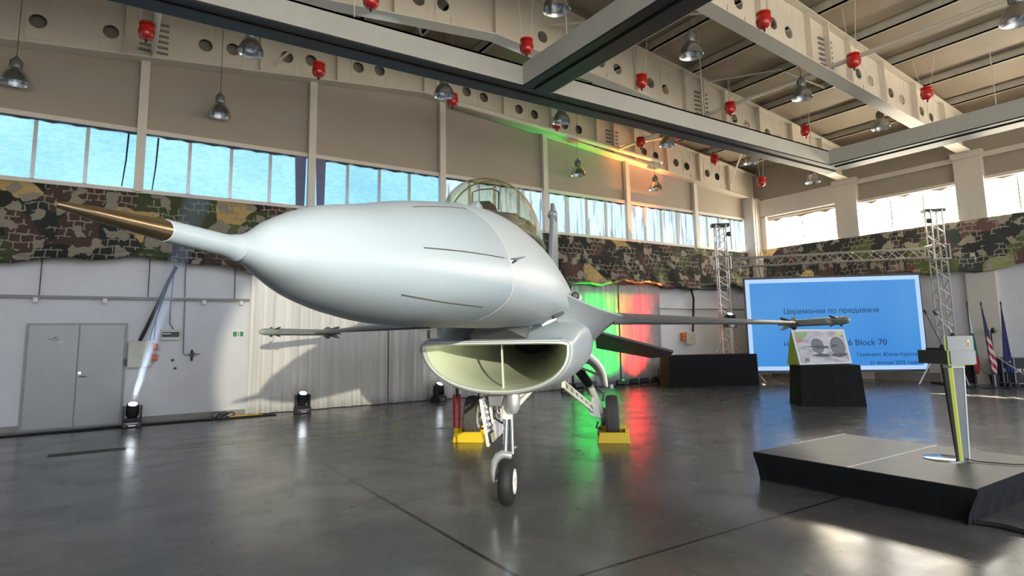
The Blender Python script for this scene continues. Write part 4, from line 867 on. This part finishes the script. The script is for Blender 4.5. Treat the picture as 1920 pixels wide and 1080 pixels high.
# ================================================================== SCREEN AND TRUSS
def up_(p,z): return V(p[0],p[1],z)
PL=dp(1402,612,19.7); PR=dp(1731,602,19.0); ZT,ZB=3.42,.45
ex=up_(PR-PL,0); wid=np.linalg.norm(ex); ex/=wid; ny=np.cross(V(0,0,1),ex); ny=-ny if ny@(O-PL)<0 else ny; ny[2]=0
scr=thing('led_screen',up_((PL+PR)/2,ZB),'big blue LED screen with Cyrillic ceremony text hanging from the truss','screen')
m=MB(); q=-ny*.12; m.hexa([up_(PL,ZB)-ex*.03-V(0,0,.08),up_(PR,ZB)+ex*.03-V(0,0,.08),up_(PR,ZB)+ex*.03-V(0,0,.08)+q,up_(PL,ZB)-ex*.03-V(0,0,.08)+q,up_(PL,ZT+.06)-ex*.03,up_(PR,ZT+.06)+ex*.03,up_(PR,ZT+.06)+ex*.03+q,up_(PL,ZT+.06)-ex*.03+q]); m.build('screen_cabinet',m_dark,scr,smooth=0)
def quadface(u0,u1,z0,z1,o,th=.004):
    a=up_(PL,0)+ex*u0+ny*o; b=up_(PL,0)+ex*u1+ny*o; mm=MB()
    mm.hexa([a+V(0,0,z0),b+V(0,0,z0),b+ny*th+V(0,0,z0),a+ny*th+V(0,0,z0),a+V(0,0,z1),b+V(0,0,z1),b+ny*th+V(0,0,z1),a+ny*th+V(0,0,z1)]); return mm
quadface(0,wid,ZB,ZT,.0).build('screen_border',emis('screen_pale_blue',(.40,.58,.98),.48),scr,smooth=0)
def screen_mat():
    m,nt,b=new('screen_blue'); f=noise(nt,wpos(nt),.35,1); c=ramp(nt,f,[(.35,(.022,.25,.72)),(.65,(.055,.31,.73))])
    b.inputs['Base Color'].default_value=(.01,.03,.08,1); nt.links.new(c,b.inputs['Emission Color']); b.inputs['Emission Strength'].default_value=.43; return m
quadface(.13,wid-.13,ZB+.13,ZT-.13,.006).build('screen_picture',screen_mat(),scr,smooth=0)
m_txt=pm('screen_text_navy',(.006,.03,.12),.6)
def text3(body,org,exv,size,mat,parent,name,nrm,align='LEFT',upv=V(0,0,1)):
    cu=bpy.data.curves.new(name,'FONT'); cu.body=body; cu.size=size; cu.align_x=align; cu.extrude=.0015; cu.resolution_u=3; cu.small_caps_scale=.79
    cu.body=body.replace('н','h')
    for i_,ch in enumerate(body):
        if ch=='н': cu.body_format[i_].use_small_caps=True
    tmp=bpy.data.objects.new(name,cu); COL.objects.link(tmp)
    bpy.context.view_layer.update(); dg=bpy.context.evaluated_depsgraph_get()
    me=bpy.data.meshes.new_from_object(tmp.evaluated_get(dg)); bpy.data.objects.remove(tmp)
    o=bpy.data.objects.new(name,me); COL.objects.link(o); me.materials.clear(); me.materials.append(mat); o.parent=parent
    upv=V(*upv); Mx=Matrix.Identity(4); pl=parent.location
    for i in range(3): Mx[i][0]=exv[i]; Mx[i][1]=upv[i]; Mx[i][2]=nrm[i]; Mx[i][3]=org[i]-pl[i]
    o.matrix_local=Mx; return o
def onscr(u,z): return up_(PL,z)+ex*u+ny*.0125
def s_at(x,y):  # pixel -> (u,z) on screen plane
    d=ray(x,y); k=((PL-O)@ny)/(d@ny); p=O+d*k; return (p-PL)@ex,p[2]
u,z=s_at(1470,588); u2,_=s_at(1647,582)
def fit(body,x,y,x2,name,par=scr):
    u,z=s_at(x,y); u2,_=s_at(x2,y-1); o=text3(body,onscr(u,z),ex,.3,m_txt,par,name,ny)
    w=max(v.co.x for v in o.data.vertices)-min(v.co.x for v in o.data.vertices)
    k=(u2-u)/w; 
    for v in o.data.vertices: v.co.x*=k; v.co.y*=k
    return o
fit('Церемония по предаване',1469,589,1647,'title_text')
fit('на самолет',1470,650,1562,'title_text'); fit('F-16 Block 70',1568,648,1662,'title_text')
fit('Грийнвил, Южна Каролина',1607,668,1732,'place_text')
fit('31 януари 2025 година',1631,683,1732,'date_text')
# truss
def truss_seg(a,b,w,mat,nm,parent,nbay,upref=(0,0,1)):
    a,b=V(*a),V(*b); d=(b-a)/np.linalg.norm(b-a); upr=V(*upref)
    if abs(d@upr)>.9: upr=ex
    c=np.cross(d,upr); c/=np.linalg.norm(c); e=np.cross(c,d); h=w/2
    cs=[c*h+e*h,-c*h+e*h,-c*h-e*h,c*h-e*h]; m=MB()
    for q in cs: m.tube([a+q,b+q],.025,6)
    L=np.linalg.norm(b-a)
    for k in range(nbay):
        p0=a+d*L*k/nbay; p1=a+d*L*(k+1)/nbay
        for j in range(4):
            q0,q1=cs[j],cs[(j+1)%4]
            if (k+j)%2: q0,q1=q1,q0
            m.tube([p0+q0,p1+q1],.011,5,cap=False)
    return m.build(nm,mat,parent)
tr=thing('screen_truss',up_((PL+PR)/2,0),'silver lighting truss goalpost with two towers around the blue screen','truss')
TLp=dp(1358,560,20.8); TRp=dp(1767,560,18.85)
for nmk,Tp,zt in (('l',TLp,5.45),('r',TRp,5.45)):
    Tp=up_(Tp,0)
    truss_seg(up_(Tp,.05),up_(Tp,zt),.34,m_truss,'tower',tr,22)
    m=MB()
    for z0 in (3.88,4.32):
        for a_,b_ in ((-1,-1),(1,-1),(1,1),(-1,1)): pass
        c1=ex*.24; c2=ny*.24
        pts=[up_(Tp,z0)+c1+c2,up_(Tp,z0)-c1+c2,up_(Tp,z0)-c1-c2,up_(Tp,z0)+c1-c2]
        for k in range(4): m.tube([pts[k],pts[(k+1)%4]],.025,6)
    for sx in (1,-1):
        for sy in (1,-1): m.tube([up_(Tp,3.88)+ex*.24*sx+ny*.24*sy,up_(Tp,4.32)+ex*.24*sx+ny*.24*sy],.025,6)
    m.build('sleeve_block',m_truss,tr)
    m=MB(); m.bar(up_(Tp,zt)-ex*.3,up_(Tp,zt)+ex*.3,.3,.1,up=(0,0,1)); m.build('head_block',m_dark,tr)
    m=MB(); m.lathe([(0,-.09),(.08,-.05),(.08,.05),(0,.09)],up_(Tp,zt-.35)+ex*.25*(1 if nmk=='l' else -1)+ny*.2,tuple(ex),n=12); m.build('pulley',m_dark,tr)
    m=MB(); m.hexa([up_(Tp,0)-ex*.4-ny*.4,up_(Tp,0)+ex*.4-ny*.4,up_(Tp,0)+ex*.4+ny*.4,up_(Tp,0)-ex*.4+ny*.4,up_(Tp,.05)-ex*.4-ny*.4,up_(Tp,.05)+ex*.4-ny*.4,up_(Tp,.05)+ex*.4+ny*.4,up_(Tp,.05)-ex*.4+ny*.4]); m.build('base_plate',m_dark,tr)
    m=MB()
    for sx in (1,-1): m.tube([up_(Tp,1.3)+ex*.17*sx,up_(Tp,.02)+ex*1.1*sx+ny*.35],.025,6)
    m.tube([up_(Tp,1.3)+ny*.17,up_(Tp,.02)+ny*.9],.025,6); m.build('outrigger',m_truss,tr)
da=up_(TLp,4.1)+ex*.24; db=up_(TRp,4.1)-ex*.24
truss_seg(da,db,.30,m_truss,'cross_beam',tr,20)
L=np.linalg.norm(db-da); dd=(db-da)/L
for k in range(10):
    m=MB(); p=da+dd*(L*(.12+.085*k)); m.tube([p+V(0,0,-.12)+ny*.16,p+V(0,0,-.36)+ny*.06-dd*.05,p+V(0,0,-.5)],.022,6); m.tube([p+V(0,0,-.12)-ny*.16,p+V(0,0,-.36)-ny*.06+dd*.05,p+V(0,0,-.5)],.022,6); m.build('hanging_clamp',m_dark,tr)
m=MB(); 
for k in (0.1,.5,.9): p=up_(PL,0)+ex*wid*k-ny*.06; m.tube([up_(p,ZT),up_(da+dd*(((p-da)@dd)),3.95)],.012,6)
m.build('support_cable',m_dark,tr)
# black draped boxes
def draped(name,c0,c1,depth,h,label,flare=.03):
    c0,c1=V(*c0),V(*c1); e1=(c1-c0)/np.linalg.norm(c1-c0); e2=V(-e1[1],e1[0],0); e2=e2 if e2@W>0 else -e2
    N=40; rings=[]
    def per(z,fl,rip):
        L=np.linalg.norm(c1-c0); pts=[]
        for (a,b) in ((c0,c1),(c1,c1+e2*depth),(c1+e2*depth,c0+e2*depth),(c0+e2*depth,c0)):
            for k in range(14):
                f=k/14; p=a+(b-a)*f; c=(c0+c1)/2+e2*depth/2; d=(p-c); d/=np.linalg.norm(d); pts.append(V(p[0],p[1],z)+d*(fl+rip*math.sin(k*1.9+a[0])))
        return pts
    for z,fl,rip in ((0.0,flare,.012),(h*.4,flare*.5,.008),(h*.9,.0,.003),(h-.012,0,0),(h,-.012,0)): rings.append(per(z,fl,rip))
    m=MB(); m.loft(rings); return tag(m.build(name,m_cloth,smooth=40),label,'draped box'),e1,e2
draped('draped_box',gz(1257,727),gz(1423,722),.75,1.0,'long black cloth covered box on the floor left of the blue screen')
b2,e1,e2=draped('draped_box',gz(1507,762),gz(1620,762),.85,.915,'smaller black cloth covered box carrying the picture board',.05)
# picture board on the near box
k0=13.75
BL=dp(1500,684.5,k0); BR_=dp(1598,682.5,k0+.25); BLz=.93
BL[2]=BLz;BR_[2]=BLz; TLq=dp(1483,617.5,k0+.2); TRq=dp(1582,617.5,k0+.45)
bd=thing('picture_board',(BL+BR_)/2,'tilted framed picture board of two dark aircraft views standing on the near black box','picture board')
eB=BR_-BL; uB=TLq-BL; nB=np.cross(eB,uB); nB/=np.linalg.norm(nB); nB=nB if nB@(O-BL)>0 else -nB
def bp(u,v,o=0.): return BL+eB*u+ (uB*(1-u)+(TRq-BR_)*u)*v+nB*o
def bquad(u0,u1,v0,v1,o,mat,nm,par=bd,th=.003):
    m=MB(); m.hexa([bp(u0,v0,o),bp(u1,v0,o),bp(u1,v0,o+th),bp(u0,v0,o+th),bp(u0,v1,o),bp(u1,v1,o),bp(u1,v1,o+th),bp(u0,v1,o+th)]); return m.build(nm,mat,par,smooth=0)
bquad(0,1,0,1,-.03,m_wh,'board_frame',th=.03)
def pic_mat():
    m,nt,b=new('board_picture'); f=noise(nt,wpos(nt,(1,1,2.5)),3,3); c=ramp(nt,f,[(.35,(.34,.30,.33)),(.6,(.58,.54,.56)),(.75,(.66,.63,.62))]); nt.links.new(c,b.inputs['Base Color']); b.inputs['Roughness'].default_value=.35; return m
bquad(.03,.97,.04,.95,.0,pic_mat(),'picture_print')
def bshape(pts,mat,nm,o=.004): m=MB(); m.prism([bp(u,v,o) for u,v in pts],nB*.002); return m.build(nm,mat,bd,smooth=0)
mg1=pm('print_grey',(.16,.155,.17),.4); mg2=pm('print_dark',(.055,.055,.065),.4)
def disc(cx,cy,rx,ry): return [(cx+rx*math.cos(2*pi*k/20),cy+ry*math.sin(2*pi*k/20)) for k in range(20)]
bshape(disc(.42,.52,.12,.22),mg1,'printed_dome'); bshape(disc(.80,.50,.14,.28),mg1,'printed_dome')
bshape([(.12,.50),(.34,.49),(.40,.44),(.62,.46),(.62,.50),(.45,.54),(.36,.53)],mg2,'printed_aircraft',.007)
bshape([(.66,.47),(.80,.50),(.78,.56),(.70,.55)],mg2,'printed_aircraft',.007)
bshape([(.26,.25),(.45,.20),(.60,.22),(.62,.27),(.42,.31),(.38,.29)],mg2,'printed_aircraft',.007); bshape([(.64,.24),(.78,.18),(.94,.24),(.93,.30),(.78,.30),(.66,.28)],mg2,'printed_aircraft',.007)
bshape([(.12,.08),(.20,.08),(.20,.18),(.12,.18)],mg1,'printed_crest',.007); bshape(disc(.86,.86,.06,.045),pm('print_yellow',(.7,.66,.12),.4),'printed_badge',.007)
bshape([(.05,.92),(.05,.62),(.11,.62),(.24,.80),(.30,.92)],pm('print_green',(.30,.42,.20),.4),'printed_ribbon'); bshape([(.05,.72),(.05,.60),(.15,.64),(.16,.74)],pm('print_red',(.55,.20,.16),.4),'printed_ribbon',.006)
m=MB(); rl=-nB*.35; rl[2]=0; q0=bp(0,0,-.03); q1=bp(0,.98,-.03); q2=V(q1[0],q1[1],BLz)+rl*.6
lime=pm('lime_green_panel',(.36,.48,.06),.5); m.prism([q0,q1,q2],eB*.02); m.build('side_support',lime,bd,smooth=0); m=MB(); m.prism([q0+eB*.97,q1+eB*.97,q2+eB*.97],eB*.02); m.build('side_support',lime,bd,smooth=0)
# ================================================================== STAGE AND LECTERN
SZ=.32; X0,X1=6.22,8.2; Y0,Y1=2.30,4.46
st=thing('stage_platform',((X0+X1)/2,(Y0+Y1)/2,0),'low dark stage platform with black skirt in the right foreground','stage')
for k,(ya,yb) in enumerate([(Y0,3.38),(3.39,Y1)]):
    m=MB(); m.box((X0,ya,SZ-.05),(X1,yb,SZ)); m.build('deck_panel',m_deck,st,smooth=0,bevel=.004)
m=MB(); m.box((X0,3.379,SZ-.01),(X1,3.391,SZ+.002)); m.build('edge_trim',m_silver,st,smooth=0); m=MB(); m.box((X0+.75,Y1-.012,SZ-.01),(X1,Y1+.003,SZ+.003)); m.build('edge_trim',m_silver,st,smooth=0)
rings=[]
def pr_(z,o):
    pts=[]; c=[(X0,Y0),(X1,Y0),(X1,Y1),(X0,Y1)]
    for i in range(4):
        a,b=c[i],c[(i+1)%4]
        for k in range(30):
            f=k/30; x=a[0]+(b[0]-a[0])*f; y=a[1]+(b[1]-a[1])*f; n_=[(0,-1),(1,0),(0,1),(-1,0)][i]; r_=o+.010*math.sin(k*1.3+i)*(1-z/SZ); pts.append(V(x+n_[0]*r_,y+n_[1]*r_,z))
    return pts
m=MB(); m.loft([pr_(0,-.09),pr_(.1,-.07),pr_(.2,-.03),pr_(SZ-.045,.006),pr_(SZ-.004,.008)],cap=False); m.build('skirt',m_cloth,st,smooth=40)
m=MB(); p0=gz(1838,983); m.tube([V(6.30,2.36,.02),p0+V(.0,-.15,.02),gz(1925,1003)+V(0,0,.02),gz(2100,1040)+V(0,0,.02)],.022,8); tag(m.build('floor_cable',m_cable),'thick black cable on the floor leaving the stage corner at the right edge','cable')
# lectern
LB=gz(1807,864,SZ); k_l=(LB-O)@W
rh=ray(1807,700); rh[2]=0; rh/=np.linalg.norm(rh); rr_=V(rh[1],-rh[0],0)
a_=math.radians(45); fd=rr_*math.cos(a_)-rh*math.sin(a_); sd=-rr_*math.sin(a_)-rh*math.cos(a_)
zof=lambda y: (O+ray(1800,y)*k_l)[2]-SZ
zA,zB,zC,zD=zof(685),zof(683),zof(657),zof(630)
lc=thing('lectern',LB,'modern grey and white lectern with lit yellow-green edges on the stage','lectern')
def lp3(f,s,z): return LB+fd*f+sd*s+V(0,0,z)
fc=gz(1772,860,SZ); m=MB(); m.lathe([(0,0),(.2,0),(.2,.008),(.185,.012),(0,.014)],fc,n=36); m.build('foot_disc',m_chrome,lc)
zc=zA
def colp(f0b,f1b,f0t,f1t,s0b,s1b,s0t,s1t,nm,mat,zb=.012,zt=None):
    zt=zt or zc; m=MB(); m.hexa([lp3(f0b,s0b,zb),lp3(f1b,s0b,zb),lp3(f1b,s1b,zb),lp3(f0b,s1b,zb),lp3(f0t,s0t,zt),lp3(f1t,s0t,zt),lp3(f1t,s1t,zt),lp3(f0t,s1t,zt)]); return m.build(nm,mat,lc,smooth=0)
colp(-.03,.03,-.05,.05,-.045,.045,-.075,.075,'column_core',pm('mesh_grey',(.20,.205,.205),.5))
colp(-.045,-.03,-.085,-.05,-.045,.045,-.075,.075,'column_spine',m_dark)
for (a,b,c,d) in ((.034,.047,.064,.079),(-.047,-.034,-.079,-.064)): colp(.0,.034,.01,.056,a,b,c,d,'lit_edge',m_edge if a>0 else m_wh)
m=MB(); m.hexa([lp3(-.05,-.08,zc-.03),lp3(.058,-.08,zc-.03),lp3(.058,.08,zc-.03),lp3(-.05,.08,zc-.03),lp3(-.05,-.08,zc),lp3(.058,-.08,zc),lp3(.058,.08,zc),lp3(-.05,.08,zc)]); m.build('top_frame',m_wh,lc,smooth=0)
def lbox(f0,f1,s0,s1,z0,z1,nm,mat,bev=.004):
    m=MB(); m.hexa([lp3(f0,s0,z0),lp3(f1,s0,z0),lp3(f1,s1,z0),lp3(f0,s1,z0),lp3(f0,s0,z1),lp3(f1,s0,z1),lp3(f1,s1,z1),lp3(f0,s1,z1)]); return m.build(nm,mat,lc,smooth=0,bevel=bev)
lbox(-.30,.09,-.14,.14,zB,zC,'desk_box',pm('desk_charcoal',(.045,.047,.05),.5))
lbox(-.22,.0,-.11,.11,zC,zC+.025,'desk_pad',m_black)
lbox(.09,.112,-.15,.15,zB-.01,zC,'lit_edge',m_edge)
def curved(z0,z1,f0,nm,hw):
    m=MB(); g=[]
    for k in range(13):
        s=-hw+2*hw*k/12; b=.03*(1-(s/hw)**2); g.append([lp3(f0,s,z0),lp3(f0+.02+b,s,z0),lp3(f0+.02+b,s,z1),lp3(f0,s,z1)])
    m.loft(g); return m.build(nm,m_lecp,lc,smooth=40)
m_lecp=pm('lectern_panel_grey',(.36,.36,.345),.4,var=.04)
curved(zB,zC-.004,.112,'front_panel',.15); curved(zC,zD,.095,'upper_panel',.155)
m=MB(); m.hexa([lp3(.075,-.155,zC),lp3(.095,-.155,zC),lp3(.095,.155,zC),lp3(.075,.155,zC),lp3(.075,-.155,zD),lp3(.095,-.155,zD),lp3(.095,.155,zD),lp3(.075,.155,zD)]); m.build('lit_edge',m_edge,lc,smooth=0)
c=lp3(.142,-.06,(zC+zD)/2); m=MB(); m.tube([c+sd*.018*math.cos(a)+V(0,0,1)*.03*math.sin(a) for a in np.linspace(.6,2*pi-.6,12)],.005,6)
m.lathe([(0,0),(.012,.0),(.012,.006),(0,.006)],c+V(0,0,.018),tuple(fd),n=10); m.build('gold_emblem',pm('gold_paint',(.85,.55,.15),.3,metal=.7),lc)
def toward(f0,s0,z0,px,py):  # microphone tip reached on the operator side of the lectern
    a=lp3(f0,s0,z0); d=ray(px,py); n=-fd*.0+rh; k=((a-O)@n)/(d@n); p=O+d*k; return p
def mic2(f0,s0,z0,px,py,mt,label_):
    t=thing('gooseneck_microphone',lp3(f0,s0,z0),label_,'microphone'); a=lp3(f0,s0,z0+.01); b=toward(f0,s0,z0,px,py)
    m=MB(); m.tube([a,a*.85+b*.15+V(0,0,.03),a*.45+b*.55+V(0,0,.01),b],.005,6); m.build('gooseneck',mt,t)
    d=(b-a)/np.linalg.norm(b-a); m=MB(); m.tube([b,b+d*.015,b+d*.05,b+d*.062],[.007,.013,.013,.005],10); m.build('capsule',m_black,t)
    m=MB(); m.lathe([(0,0),(.028,0),(.022,.015),(.008,.035),(0,.035)],a-V(0,0,.01),n=12); m.build('mic_base',m_black,t)
mic2(-.10,.02,zC+.025,1737,590,m_dark,'dark gooseneck microphone leaning left from the lectern desk')
mic2(.085,.05,zD,1757,592,m_silver,'silver gooseneck microphone leaning left from the lectern top')
m=MB(); m.tube([lp3(.02,.02,.03),lp3(.1,-.05,.012),lp3(.3,-.25,.012),lp3(.42,-.62,.014),lp3(.6,-.9,.014)],.006,6); tag(m.build('lectern_cable',m_cable),'thin dark cable running from the lectern foot across the stage','cable')
# ================================================================== FLAGS, CASES AT THE FAR WALL
def flag(px,py,k,zt,label,kind,wbot=.20,tilt=0,ush=.3):
    p=dp(px,py,k); p[2]=0; t=thing('flag_on_pole',p,label,'flag')
    e=R.copy(); e[2]=0; e/=np.linalg.norm(e); nn=V(-e[1],e[0],0)
    m=MB(); m.tube([p,p+V(0,0,zt)-e*tilt],.014,8); m.lathe([(0,0),(.02,.01),(.026,.05),(.012,.1),(0,.14)],p+V(0,0,zt)-e*tilt,n=8); m.build('pole',m_dark,t)
    m=MB(); m.lathe([(0,0),(.2,0),(.2,.02),(.05,.05),(.03,.12),(0,.12)],p,n=20); m.build('pole_base',m_dark,t)
    g=[];K=24
    z1,z0=zt-.05,.42
    for i in range(K+1):
        f=i/K; z=z1+(z0-z1)*f; w=.03+wbot*min(1,f*1.25)-(.10*max(0,f-.85)/.15); r_=[]
        off=-tilt*(z/zt)+.06*f
        for j in range(25):
            u=j/24; a=.018*math.sin(u*13+f*2)*(0.3+f); r_.append(p+V(0,0,z-.05*u*f)+e*(off+w*(u-ush))+nn*a)
        g.append(r_)
    m=MB(); m.loft(g,cap=False,closed=False); mt,nt,b=new('flag_cloth_'+kind)
    geo=nt.nodes.new('ShaderNodeNewGeometry'); vm=nt.nodes.new('ShaderNodeVectorMath'); vm.operation='DOT_PRODUCT'; nt.links.new(geo.outputs['Position'],vm.inputs[0]); vm.inputs[1].default_value=tuple(e*.75+V(0,0,.66))
    sp=nt.nodes.new('ShaderNodeSeparateXYZ'); nt.links.new(geo.outputs['Position'],sp.inputs[0])
    if kind=='us':
        s_=mth(nt,'GREATER_THAN',mth(nt,'SINE',mth(nt,'MULTIPLY',vm.outputs['Value'],38)),0); c=mix(nt,s_,(.62,.58,.56),(.42,.03,.05)); c=mix(nt,mth(nt,'GREATER_THAN',sp.outputs[2],1.45),c,(.03,.035,.12))
    elif kind=='bg':
        c=mix(nt,mth(nt,'GREATER_THAN',sp.outputs[2],1.55),(.02,.16,.14),(.6,.62,.66)); c=mix(nt,mth(nt,'GREATER_THAN',sp.outputs[2],.9),(.4,.02,.03),c)
    else:
        c=(.012,.02,.12)
    if hasattr(c,'links'): nt.links.new(c,b.inputs['Base Color'])
    else:
        n1=noise(nt,wpos(nt),5,2); nt.links.new(ramp(nt,n1,[(.3,sc3(c,.8)),(.7,sc3(c,1.3))]),b.inputs['Base Color'])
    b.inputs['Roughness'].default_value=.7
    fl=m.build('flag_cloth',mt,t,smooth=80,solid=.004)
    if kind=='eu':
        m=MB()
        for (u,z) in ((.06,1.75),(.08,1.05),(.0,.75)): m.lathe([(0,0),(.025,0),(.025,.004),(0,.004)],p+e*u+V(0,0,z)-nn*.07,tuple(-nn),n=5)
        m.build('gold_star',m_yellow,fl)
flag(1822,650,17.3,2.36,'white, green and red flag partly hidden behind the lectern top','bg',.18)
flag(1855,650,17.0,2.33,'red and white striped flag with blue canton beside the lectern','us',.20,.10)
flag(1886,650,16.9,2.33,'dark blue flag with yellow stars, rightmost of the flags','eu',.22,.0,.6)
def case(px0,px1,k,z1,label,m_=m_dark):
    a=dp(px0,690,k); b=dp(px1,690,k); a[2]=b[2]=0; e=(b-a)/np.linalg.norm(b-a); nn=V(-e[1],e[0],0); nn=nn if nn@W>0 else -nn
    t=thing('flight_case',(a+b)/2,label,'equipment case')
    m=MB(); d=nn*.28; m.hexa([a+V(0,0,.1),b+V(0,0,.1),b+d+V(0,0,.1),a+d+V(0,0,.1),a+V(0,0,z1),b+V(0,0,z1),b+d+V(0,0,z1),a+d+V(0,0,z1)]); m.build('case_body',m_,t,bevel=.01)
    m=MB(); c=[a,b,b+d,a+d]
    for z in (.1,z1): 
        for i in range(4): m.tube([c[i]+V(0,0,z),c[(i+1)%4]+V(0,0,z)],.015,6)
    for q in c: m.tube([q+V(0,0,.1),q+V(0,0,z1)],.015,6)
    m.build('metal_edging',m_silver,t)
    m=MB()
    for q in c: c_=q*.9+((a+b)/2+d/2)*.1; m.tube([V(c_[0],c_[1],0),V(c_[0],c_[1],.11)],.045,8)
    m.build('castor',m_dark,t)
    m=MB()
    for f in (.25,.75): q=a+(b-a)*f-nn*.008; m.hexa([q-e*.08+V(0,0,z1*.5),q+e*.08+V(0,0,z1*.5),q+e*.08+nn*.01+V(0,0,z1*.5),q-e*.08+nn*.01+V(0,0,z1*.5),q-e*.08+V(0,0,z1*.5+.1),q+e*.08+V(0,0,z1*.5+.1),q+e*.08+nn*.01+V(0,0,z1*.5+.1),q-e*.08+nn*.01+V(0,0,z1*.5+.1)])
    m.build('latch',m_silver,t)
case(1880,1899,17.5,.84,'black flight case with silver edges behind the blue flag, left of two')
case(1902,1930,17.2,.84,'black flight case with silver edges cut by the right edge of the view')
a=dp(1812,690,18.6); a[2]=0
e=R.copy(); e[2]=0; m=MB(); nn=V(W[0],W[1],0)
m.hexa([a,a+e*.46,a+e*.46+nn*.4,a+nn*.4,a+V(0,0,.72),a+e*.46+V(0,0,.72),a+e*.46+nn*.4+V(0,0,.72),a+nn*.4+V(0,0,.72)])
sp_=thing('floor_speaker',a,'dark maroon-black loudspeaker on the floor behind the lectern','loudspeaker'); m.build('speaker_cabinet',m_maroon,sp_,bevel=.015)
m=MB(); m.lathe([(0,0),(.16,0),(.17,.012),(.19,.012),(.19,0)],a+e*.23-nn*.012+V(0,0,.38),tuple(-nn),n=20); m.build('speaker_cone',m_black,sp_)
m=MB(); q0=dp(1860,663,17.2); q1=gz(1925,704); q1=dp(1925,706,16.2); m.tube([q0,q1],.022,6); m.tube([q0,V(q0[0],q0[1],0)],.022,6); m.tube([q1,V(q1[0],q1[1],0)],.022,6); tag(m.build('barrier_tube',m_silver),'slanting silver tube in front of the flight cases','tube')
m=MB(); q=gx(1832,600,XR-.03); m.box((XR-.05,q[1]-.28,q[2]-.08),(XR-.01,q[1]+.2,q[2]+.08)); tag(m.build('wall_sign',m_dark),'small dark sign plate on the white end wall above the flags','sign')
p=dp(1858,626,17.9); m=MB()
for k in range(14):
    a_=random.random()*6.28; b_=random.uniform(-.2,1.2); d=V(math.cos(a_)*math.cos(b_),math.sin(a_)*math.cos(b_),math.sin(b_)); s=np.cross(d,V(0,0,1)); s/=np.linalg.norm(s)
    m.add([p,p+d*.12+s*.035,p+d*.24,p+d*.12-s*.035],[(0,1,2,3)])
q=V(p[0],p[1],0); pl=thing('potted_plant',q,'small dark green leafy plant beside the striped flag','plant')
m.build('leaves',pm('leaf_green',(.03,.07,.02),.5),pl,smooth=0,solid=.004)
m=MB(); m.tube([q+V(0,0,.3),p],.02,6); m.build('stem',m_dark,pl); m=MB(); m.lathe([(0,0),(.13,0),(.17,.32),(.15,.32),(0,.28)],q,n=16); m.build('pot',m_dark,pl)

m=MB()
def strip(a,b,w):
    a=gz(*a);b=gz(*b); m.bar(a+V(0,0,.0),b+V(0,0,.0),w,.004)
strip((330,842),(748,807),.05); strip((748,807),(718,776),.05); strip((780,806),(870,800),.05)
struct(m.build('trim_20',pm('worn_yellow_floor_line',(.30,.25,.08),.5),smooth=0))
a=gz(88,858); b=gz(180,850); m=MB(); m.hexa([a,a+V(1.0,0,0),a+V(1.0,.28,0),a+V(0,.28,0),a+V(0,0,.004),a+V(1.0,0,.004),a+V(1.0,.28,.004),a+V(0,.28,.004)]); tag(m.build('floor_drain_cover',pm('rusty_dark_steel',(.04,.034,.03),.6),smooth=0),'dark rectangular drain cover set in the floor in front of the double door','drain cover')
